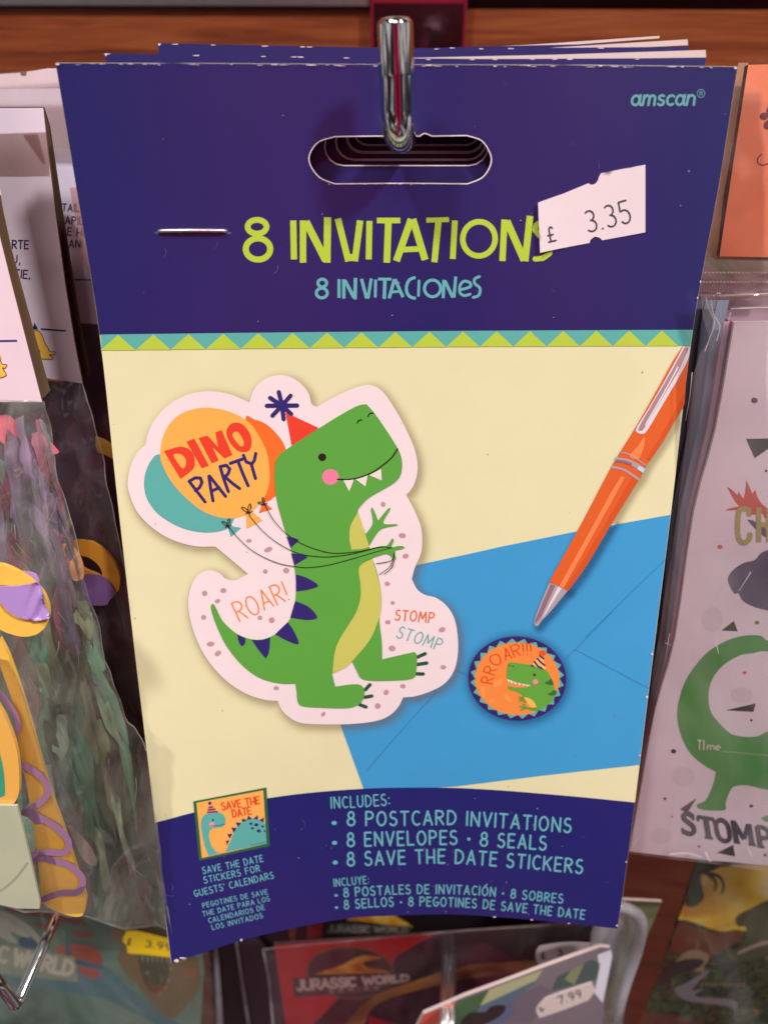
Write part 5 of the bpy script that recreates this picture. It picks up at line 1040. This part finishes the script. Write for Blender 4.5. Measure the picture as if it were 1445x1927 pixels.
for p_, w_2 in gl2: flat(F4, 'film_glint', stroke(smooth(p_, 4, False) if len(p_) > 2 else p_, w_2, w2=w_2*.5), 14, GLN, rc, grid=None)  # bright strokes painted as highlights on the crinkled wrap

# ================================================================== LOWER RIGHT: JUNGLE PICTURE PACK
JP = Plane(1330, 1760, .3144, lean=.52)
jb = thing('jungle_picture_pack', to_world(JP.pts(np.array([1350.]), np.array([1990.])))[0], 'bagged pack with yellow jungle sunset picture at the lower right corner', 'picture pack')
def J(name, P, rgb, lay, sm=True, **k): return flat(JP, name, smooth(P, 4) if sm else P, lay, rgb if not isinstance(rgb, tuple) else ink(rgb), jc if lay else jb, **k)
jo = TBR((812, 330), (3600, 330), (3600, 4600), (-900, 4600), (300, 1816), (440, 1450))
jc = flat(JP, 'picture_card', jo, 0, blurred('printed_jungle', [(.3, (20, 16, 12)), (.42, (56, 44, 24)), (.5, (52, 80, 40)), (.58, (96, 88, 40)), (.66, (70, 104, 56)), (.74, (190, 140, 80))], 90., det=9., dist=3.), jb, thick=.0015)
sky_ = blurred('printed_sunset', [(.3, (216, 136, 40)), (.45, (236, 196, 60)), (.56, (248, 228, 84)), (.7, (250, 240, 176))], 26., det=2.)
J('printed_sunset', TBR((815, 370, 1), (1700, 370, 1), (1700, 900, 1), (1440, 960), (1200, 970), (1000, 972), (850, 925), (720, 880), (630, 870, 1)), sky_, 1)
J('printed_foliage', TBR((812, 345, 1), (1010, 370), (950, 420), (860, 440), (830, 500), (860, 660), (790, 745), (720, 750), (690, 700), (760, 480)), (44, 70, 38), 2)
for s_ in ([(880, 440), (1000, 480), (1040, 560), (1020, 630)], [(860, 440), (950, 500), (970, 560), (950, 610)], [(820, 400), (980, 380), (1100, 380)]): J('printed_palm_frond', stroke(smooth(TBR(*s_), 4, False), 7, w2=3), (44, 66, 34), 3, sm=False, grid=None)
J('printed_hills', TBR((600, 960, 1), (650, 890), (720, 900), (780, 940), (960, 985), (1180, 960), (1180, 1050), (900, 1200), (560, 1150, 1)), (126, 66, 34), 2)
J('printed_creature', TBR((1145, 870), (1180, 820), (1300, 760), (1440, 690), (1700, 600), (1700, 1100), (1400, 1200), (1150, 1250), (1080, 1180), (1200, 1100), (1250, 1000), (1230, 930), (1170, 930)), (92, 88, 52), 3)
J('printed_creature', TBR((620, 1230), (680, 1170), (780, 1140), (880, 1170), (910, 1220), (860, 1290), (860, 1340), (700, 1320), (560, 1300)), (176, 146, 116), 3)
J('printed_creature', TBR((640, 1240), (760, 1220), (860, 1240), (800, 1310), (600, 1380), (420, 1480), (500, 1300)), (60, 34, 26), 4)
J('printed_branch', TBR((590, 1500), (700, 1440), (880, 1330), (900, 1345), (750, 1500), (860, 1490), (780, 1560), (1100, 1590), (1160, 1650), (1120, 1816), (1140, 1690), (1000, 1640), (700, 1600)), (150, 142, 150), 4)
J('printed_creature', TBR((1180, 1150), (1400, 1060), (1460, 1080), (1300, 1130), (1180, 1180)), (186, 172, 150), 4)
J('printed_ground', TBR((300, 1700, 1), (500, 1720), (760, 1780), (900, 1860), (700, 2100, 1), (200, 2100, 1)), (124, 62, 44), 3)
lines(JP, 'printed_script', [TBR((x, 1468), (x+22, 1446)) for x in range(830, 1210, 42)], 1.8, 4, ink((206, 176, 120)), jc)
F5 = Plane(1330, 1760, .3084, lean=.52); F5.grid = 16
flat(F5, 'clear_bag', TBR((800, 322), (1700, 326), (1700, 2100), (200, 2100), (280, 1816), (430, 1440), (640, 820)), 0, film('picture_bag_film', haze=.06, gloss=.5, rough=.08, hazecol=(120, 124, 100), wrinkle=1.2), jb, disp=wrinkles(.0018, .02, 61))

# ================================================================== LOWER CENTRE: RED AND BLACK PACKS ON A LOWER HOOK
gq = 'dinosaur film party packs on the lower hook'
BLKC = paper('black_print', (34, 26, 32), rough=.4, coat=.4, var=.15); mRedC = paper('red_print', (204, 44, 42), rough=.4, coat=.4, var=.1)
q_ = Plane(700, 1740, .3504, lean=.5)
qa = thing('party_pack', to_world(q_.pts(np.array([700.]), np.array([1800.])))[0], 'black party pack mostly hidden, grey lettering just under the front pack', 'party pack', gq)
qc = flat(q_, 'pack_card', TC1((300, 180), (2420, 130), (2380, 560), (240, 600), (270, 430)), 0, BLKC, qa, thick=.001)
flat(q_, 'printed_red_panel', TC1((365, 200), (480, 200), (450, 440), (350, 450)), 2, mRedC, qc); flat(q_, 'printed_glow', smooth(TC1((620, 290), (720, 270), (880, 240), (960, 270), (1070, 345), (900, 325), (760, 305)), 4), 2, blurred('printed_flame', [(.3, (120, 50, 16)), (.5, (226, 150, 30)), (.7, (246, 200, 90))], 60.), qc)
flat(q_, 'printed_title_plate', TC1((480, 300), (1060, 335), (1060, 385), (480, 390)), 2.5, ink((66, 62, 64)), qc)
txt(q_, 'printed_title', 'JURASSIC WORLD', TC1((495, 372), (1035, 378)), 13, 3.2, 4, ink((150, 142, 140)), qc, track=.14, h2=9, jit=0)
# red pack
q2 = Plane(700, 1850, .3144, lean=.53, roll=.03)
qb = thing('party_pack', to_world(q2.pts(np.array([760.]), np.array([1960.])))[0], 'red and black party pack with glowing mountain emblem and grey title plate', 'party pack', gq)
qd = flat(q2, 'pack_card', TC1((128, 462), (1445, 372), (2450, 300), (2500, 3000), (700, 3000)), 0, paper('dark_plum_print', (58, 40, 52), rough=.4, coat=.3, var=.2), qb, thick=.001)
flat(q2, 'printed_red_panel', TC1((130, 465), (600, 428), (1235, 383), (1130, 440), (960, 540), (900, 660), (700, 800), (560, 850), (380, 1010), (215, 1050)), 1, mRedC, qd)
flat(q2, 'printed_dark_panel', TC1((560, 830), (900, 640), (1445, 560), (1445, 620), (880, 780), (730, 870), (600, 1010), (390, 1010)), 2, BLKC, qd)
flat(q2, 'printed_gold_sweep', smooth(TC1((600, 1010, 1), (700, 900), (850, 790), (1100, 700), (1445, 600), (2000, 560, 1), (2000, 640, 1), (1445, 690), (1100, 770), (900, 830), (790, 900), (740, 1010, 1)), 4), 3, blurred('printed_gold', [(.3, (110, 66, 34)), (.6, (196, 140, 66))], 40.), qd)
flat(q2, 'printed_red_panel', TC1((778, 945), (980, 1010), (770, 1060)), 3, mRedC, qd)
flat(q2, 'printed_emblem', TC1(*ell(650, 650, 300, 180, 4, 40)), 4, ink((118, 92, 48)), qd); flat(q2, 'printed_emblem', TC1(*ell(650, 652, 286, 168, 4, 40)), 5, ink((58, 50, 54)), qd)
flat(q2, 'printed_mountain', smooth(TC1((400, 660, 1), (500, 625), (580, 600), (640, 570), (700, 540), (760, 530), (860, 550), (740, 575), (760, 610), (870, 632), (930, 650, 1)), 4), 6, blurred('printed_ember', [(.3, (132, 70, 20)), (.5, (216, 138, 32)), (.7, (244, 196, 90))], 50.), qd)
flat(q2, 'printed_title_plate', TC1((255, 688), (600, 672), (940, 648), (1040, 650), (1050, 690), (940, 705), (850, 770), (600, 790), (268, 818)), 7, ink((84, 72, 76)), qd)
txt(q2, 'printed_title', 'JURASSIC WORLD', TC1((288, 768), (660, 736), (1045, 702)), 19, 5., 9, ink((214, 194, 190)), qd, track=.14, h2=11, jit=0)
txt(q2, 'printed_subtitle', 'SERIES', TC1((505, 782), (840, 756)), 5, 1.8, 9, ink((170, 150, 150)), qd, track=.6, jit=0)
F6 = Plane(700, 1850, .3090, lean=.53, roll=.03); F6.grid = 18
flat(F6, 'clear_bag', TC1((50, 490), (700, 425), (1445, 360), (1700, 345), (2400, 280), (2450, 1200), (150, 1200)), 0, film('party_bag_film', haze=.07, gloss=.3, rough=.09, hazecol=(190, 170, 170), wrinkle=.8), qb, disp=wrinkles(.001, .02, 71))
flat(Lifted(F6, wrinkles(.001, .02, 71)), 'welded_seam', stroke(TC1((140, 1200), (95, 700), (55, 492)), 4)+stroke(TC1((55, 492), (700, 427), (1445, 362), (2000, 318)), 3.5), 3, RIM, qb, grid=None)
# hidden blurred label on it
lb = Plane(1060, 1800, .2946, lean=.53)
l2 = thing('price_label', to_world(lb.pts(np.array([1060.]), np.array([1815.])))[0], 'blurred white price label on the dark pack under the front pack corner', 'price sticker')
flat(lb, 'label_paper', smooth(TC2((665, 480), (680, 430), (720, 415), (870, 398), (1040, 408), (960, 450), (850, 490), (740, 530), (685, 525)), 3), 0, paper('white_label', (190, 176, 184), rough=.6), l2, thick=.0002)
txt(lb, 'printed_price', '£ 3', TC2((700, 495), (830, 470)), 11, 2.5, 3, INK, l2, space=.9)
# the wire of the lower hook passing through the pack
lh = thing('display_hook', at(846, 1690, .45), 'chrome wire of the lower hook crossing the red and black pack', 'hook')
for x, dx in ((838, -3), (851, -1)):
    pth = [at(x+4, 1690, .45), at(x+2, 1770, .35), at(x, 1800, .302), at(x+dx, 1880, .278), at(x+dx-2, 1945, .265)]
    V, Fc = tube(pth, [.0014]*5, 14); mesh('wire', V, Fc, metal('worn_chrome', (240, 236, 236), .28), lh)
# front green pack with the 7.99 sticker
q3 = Plane(1000, 1880, .2832, lean=.55, roll=.36)
qe = thing('blister_pack', to_world(q3.pts(np.array([1020.]), np.array([1990.])))[0], 'tilted pack with red, green and grey camouflage top and white 7.99 sticker, bottom centre', 'party pack', gq)
qf = flat(q3, 'pack_card', TC2((-10, 830), (240, 722), (480, 635), (700, 552), (900, 480), (1060, 425), (1118, 430), (1130, 470), (1090, 700), (1060, 1000), (-100, 1000)), 0, paper('grey_print_card', (132, 120, 128), rough=.4, coat=.3, var=.1), qe, thick=.0012, rim=mEdge)
for P_, c_, l_ in ((((-10, 832), (185, 755), (100, 1000), (-100, 1000)), (206, 86, 62), 1), (((185, 755), (385, 685), (320, 800), (200, 960), (100, 930)), (70, 104, 66), 1), (((385, 680), (710, 560), (660, 640), (330, 780)), (182, 186, 142), 1),
                   (((330, 780), (700, 610), (640, 660), (520, 760), (470, 800), (300, 840)), (92, 112, 132), 2), (((760, 690), (800, 600), (930, 540), (1000, 500), (1060, 520), (1030, 620), (900, 655)), (80, 96, 92), 2), (((840, 620), (880, 560), (960, 520), (900, 650)), (140, 148, 108), 3),
                   (((1040, 470), (1120, 440), (1128, 480), (1070, 760), (1020, 700), (1050, 560)), (232, 234, 246), 2), (((560, 720), (700, 650), (760, 690), (640, 889), (420, 889), (480, 800)), (118, 106, 118), 1)):
    flat(q3, 'printed_patch', TC2(*P_), l_, ink(c_), qf)
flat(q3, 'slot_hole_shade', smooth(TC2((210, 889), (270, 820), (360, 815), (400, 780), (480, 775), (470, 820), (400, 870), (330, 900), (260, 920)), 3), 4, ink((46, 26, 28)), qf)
flat(q3, 'printed_slot_ring', smooth(TC2((480, 770), (530, 780), (530, 830), (450, 889), (400, 900), (380, 880), (450, 840)), 3), 3, ink((96, 104, 138)), qf)
l3 = thing('price_label', to_world(q3.pts(np.array([1060.]), np.array([1905.])))[0], 'white price label reading 7.99 on the tilted pack, bottom centre', 'price sticker')
flat(q3, 'label_paper', smooth(TC2((690, 850, 1), (672, 820), (672, 785), (720, 730, 1), (860, 680), (1003, 633, 1), (1018, 665), (1020, 690), (985, 742, 1), (850, 795)), 3), 6, paper('white_label', (226, 210, 204), rough=.6), l3, thick=.0002)
txt(q3, 'printed_price', '7.99', TC2((810, 765), (945, 720)), 14, 2.2, 8, INK, l3, track=.25); txt(q3, 'printed_price', '£', TC2((703, 812), (715, 790)), 8, 1.8, 8, INK, l3)
# clear blister shell behind it
sh4 = Plane(1200, 1800, .2952, lean=.5)
qs = thing('clear_blister', to_world(sh4.pts(np.array([1190.]), np.array([1960.])))[0], 'rounded clear plastic shell with pale rim right of the tilted pack', 'blister pack')
flat(Plane(1200, 1800, .3024, lean=.5), 'backing_card', TC2((1120, 150), (1200, 140), (1428, 152), (1330, 380), (1230, 640), (1130, 1000), (1000, 1000)), 0, blurred('olive_backing', [(.3, (70, 76, 48)), (.6, (126, 130, 92)), (.75, (150, 132, 116))], 30.), qs, thick=.001, rim=mEdge)
SHL = film('shell_plastic', haze=.55, gloss=.8, rough=.14, hazecol=(226, 226, 236), wrinkle=.5)
tb = smooth(TC2((1150, 150), (1230, 175), (1285, 215), (1302, 290), (1280, 400), (1240, 520), (1200, 640), (1165, 780), (1140, 1000)), 5, False)
pp = to_world(sh4.pts(np.array([p[0] for p in tb]), np.array([p[1] for p in tb]), .0015)); V, Fc = tube(pp, [.0020]*len(pp), 12); mesh('shell_rim', V, Fc, SHL, qs)
sh4.grid = 14; flat(sh4, 'shell', smooth(TC2((1000, 330, 1), (1100, 150), (1180, 160), (1270, 210), (1295, 290), (1270, 400), (1190, 640), (1130, 1000, 1), (950, 1000, 1)), 4), 0, film('shell_face', haze=.5, gloss=.6, rough=.12, hazecol=(216, 216, 226), wrinkle=1.), qs, disp=wrinkles(.0012, .03, 81))
# dark goods beside
dk = Plane(470, 1850, .3600, lean=.5)
dg = thing('black_box_pack', to_world(dk.pts(np.array([470.]), np.array([1990.])))[0], 'dark pack in a clear sleeve standing between the green bag and the red pack', 'party pack')
flat(dk, 'pack_card', TBL((1130, 330), (1320, 300), (1560, 260), (1800, 2400), (1300, 2400)), 0, paper('near_black_print', (30, 24, 26), rough=.5, coat=.2, var=.3), dg, thick=.002)
flat(Plane(470, 1850, .3564, lean=.5), 'printed_side', TBL((1280, 360), (1400, 330), (1560, 500), (1600, 900), (1370, 900)), 0, paper('charcoal_print', (52, 46, 58), rough=.5, var=.3), dg, thick=.0006)
flat(Plane(470, 1850, .3540, lean=.5), 'clear_sleeve', TBL((1165, 380), (1185, 378), (1220, 900), (1185, 900)), 0, SHL, dg, thick=.0006); flat(Plane(470, 1850, .3534, lean=.5), 'clear_sleeve', TBL((1278, 350), (1290, 350), (1375, 900), (1360, 900)), 0, SHL, dg, thick=.0006)

# ================================================================== LOWER LEFT: TEAL BAG, YELLOW LABEL, CHROME HOOK
q5 = Plane(200, 1850, .3144, lean=.5)
tg = thing('teal_party_bag', to_world(q5.pts(np.array([200.]), np.array([1990.])))[0], 'teal bag with pale WORLD name plate at the lower left', 'party bag')
tl = flat(q5, 'bag_front', TBL((-200, -60), (900, 100), (1100, 430), (1110, 520), (980, 2400), (-1600, 2400), (-1900, -60)), 0, blurred('printed_teal_mist', [(.3, (84, 118, 98)), (.5, (126, 162, 142)), (.68, (156, 182, 166))], 22., det=2.), tg, thick=.001)
def L(name, P, rgb, lay, sm=True, **k): return flat(q5, name, smooth(TBL(*P), 4) if sm else TBL(*P), lay, ink(rgb), tl, **k)
L('printed_splash', ((-200, 520, 1), (0, 530), (220, 560), (430, 500), (560, 480), (700, 600), (860, 720), (1000, 820), (900, 830), (700, 720), (560, 660), (430, 640), (200, 600), (-200, 620, 1)), (104, 150, 160), 1)
L('printed_splash', ((110, 330), (200, 340), (270, 390), (200, 390), (120, 380)), (60, 92, 132), 1)
L('printed_red_blob', ((30, 165), (200, 190), (420, 225), (470, 250), (450, 268), (250, 225), (60, 190)), (140, 62, 42), 2)
L('printed_red_blob', ((180, 245), (260, 255), (300, 275), (220, 280)), (150, 88, 66), 2); L('printed_red_blob', ((395, 292), (450, 290), (520, 310), (480, 330), (410, 320)), (150, 90, 68), 2)
L('printed_red_blob', ((300, 380), (400, 365), (500, 380), (555, 430), (545, 480), (460, 455), (330, 420)), (196, 100, 72), 2); L('printed_red_blob', ((425, 488), (500, 500), (552, 520), (520, 550), (455, 530)), (214, 92, 68), 2)
L('printed_blue_stroke', ((355, 330), (375, 330), (395, 430), (470, 460), (560, 485), (540, 500), (420, 475), (365, 430)), (74, 120, 146), 3)
L('printed_pale_curve', ((0, 180, 1), (100, 220), (190, 290), (240, 360), (215, 365), (140, 290), (60, 235), (0, 215, 1)), (196, 206, 184), 3)
L('printed_pale_curve', ((0, 215), (80, 250), (160, 310), (150, 330), (60, 300), (100, 360), (0, 320)), (206, 214, 196), 3)
L('printed_name_plate', ((-200, 355), (0, 368), (410, 432), (428, 570), (200, 548), (0, 520), (-200, 500)), (172, 184, 156), 4, sm=False)
txt(q5, 'printed_title', 'C WORLD', TBL((-10, 455), (390, 535)), 28, 8, 6, ink((232, 234, 212)), tl, track=.2, jit=0, h2=27, space=.3)
L('printed_monster_head', ((620, 270), (700, 255), (900, 290), (1000, 360), (1075, 450), (1090, 580), (1030, 690), (930, 770), (830, 700), (760, 600), (680, 520), (640, 440), (660, 380), (610, 340)), (150, 130, 86), 2)
L('printed_mouth', ((760, 430), (890, 430), (920, 520), (890, 600), (840, 625), (790, 580)), (92, 96, 70), 3)
L('printed_mouth', ((800, 560), (850, 590), (890, 570), (870, 625), (820, 620)), (150, 88, 60), 4); L('printed_patch', ((985, 490), (1070, 495), (1065, 550), (1000, 545)), (176, 124, 84), 4, sm=False)
for x in range(770, 910, 26): L('printed_tooth', ((x, 425), (x+16, 427), (x+9, 470)), (196, 190, 150), 5, sm=False)
for x, y in ((890, 600), (862, 632), (905, 560), (918, 500), (790, 520)): L('printed_tooth', ((x, y), (x+22, y-14), (x+16, y+14)), (186, 172, 130), 5, sm=False)
tag(flat(q5, 'printed_scales', [TBL(*ell(random.uniform(660, 1080), random.uniform(440, 720), random.uniform(5, 15), random.uniform(4, 8), random.uniform(0, 180), 7)) for _ in range(26)], 4, ink((152, 132, 92)), tl, grid=None), kind='stuff')
F7 = Plane(200, 1850, .3090, lean=.5); F7.grid = 18
flat(F7, 'clear_bag', TBL((-200, -60), (900, 100), (1110, 400), (1180, 420), (1200, 900), (-200, 900)), 0, film('teal_bag_film', haze=.12, gloss=.3, rough=.12, hazecol=(160, 170, 160), wrinkle=1.), tg, disp=wrinkles(.0014, .02, 91))
yl_ = Plane(270, 1780, .2928, lean=.5)
yb = thing('price_label', to_world(yl_.pts(np.array([270.]), np.array([1800.])))[0], 'bright yellow price label on the teal bag beside the front pack corner', 'price sticker')
YLW = paper('yellow_label', (238, 206, 14), rough=.5)
flat(yl_, 'label_paper', smooth(TBL((668, 345), (690, 298, 1), (760, 300), (905, 335), (1010, 350, 1), (1010, 452, 1), (920, 438), (800, 424), (694, 416, 1), (690, 375)), 3), 0, YLW, yb, thick=.0002)
txt(yl_, 'printed_price', '£', TBL((694, 366), (712, 368)), 11, 2.4, 3, INK, yb); txt(yl_, 'printed_price', '3.99', TBL((790, 378), (930, 400)), 12, 2.2, 3, INK, yb)
# chrome hook with upturned tip
ch = thing('display_hook', at(140, 1690, .30), 'chrome hook with bent-up tip in front of the teal bag, lower left corner', 'hook')
pA, pB, pC = at(122, 1690, .240), at(32, 1893, .222), at(2, 1856, .213)
pth = [pA, pA+(pB-pA)*.5, pA+(pB-pA)*.9]+bez(pA+(pB-pA)*.93, pB+(pB-pA)*.035, pB+(pC-pB)*.25, 8)+[pC, pC+(pC-pB)*.8]
V, Fc = tube(pth, [.0016]*len(pth), 24); mesh('wire', V, Fc, CH, ch)
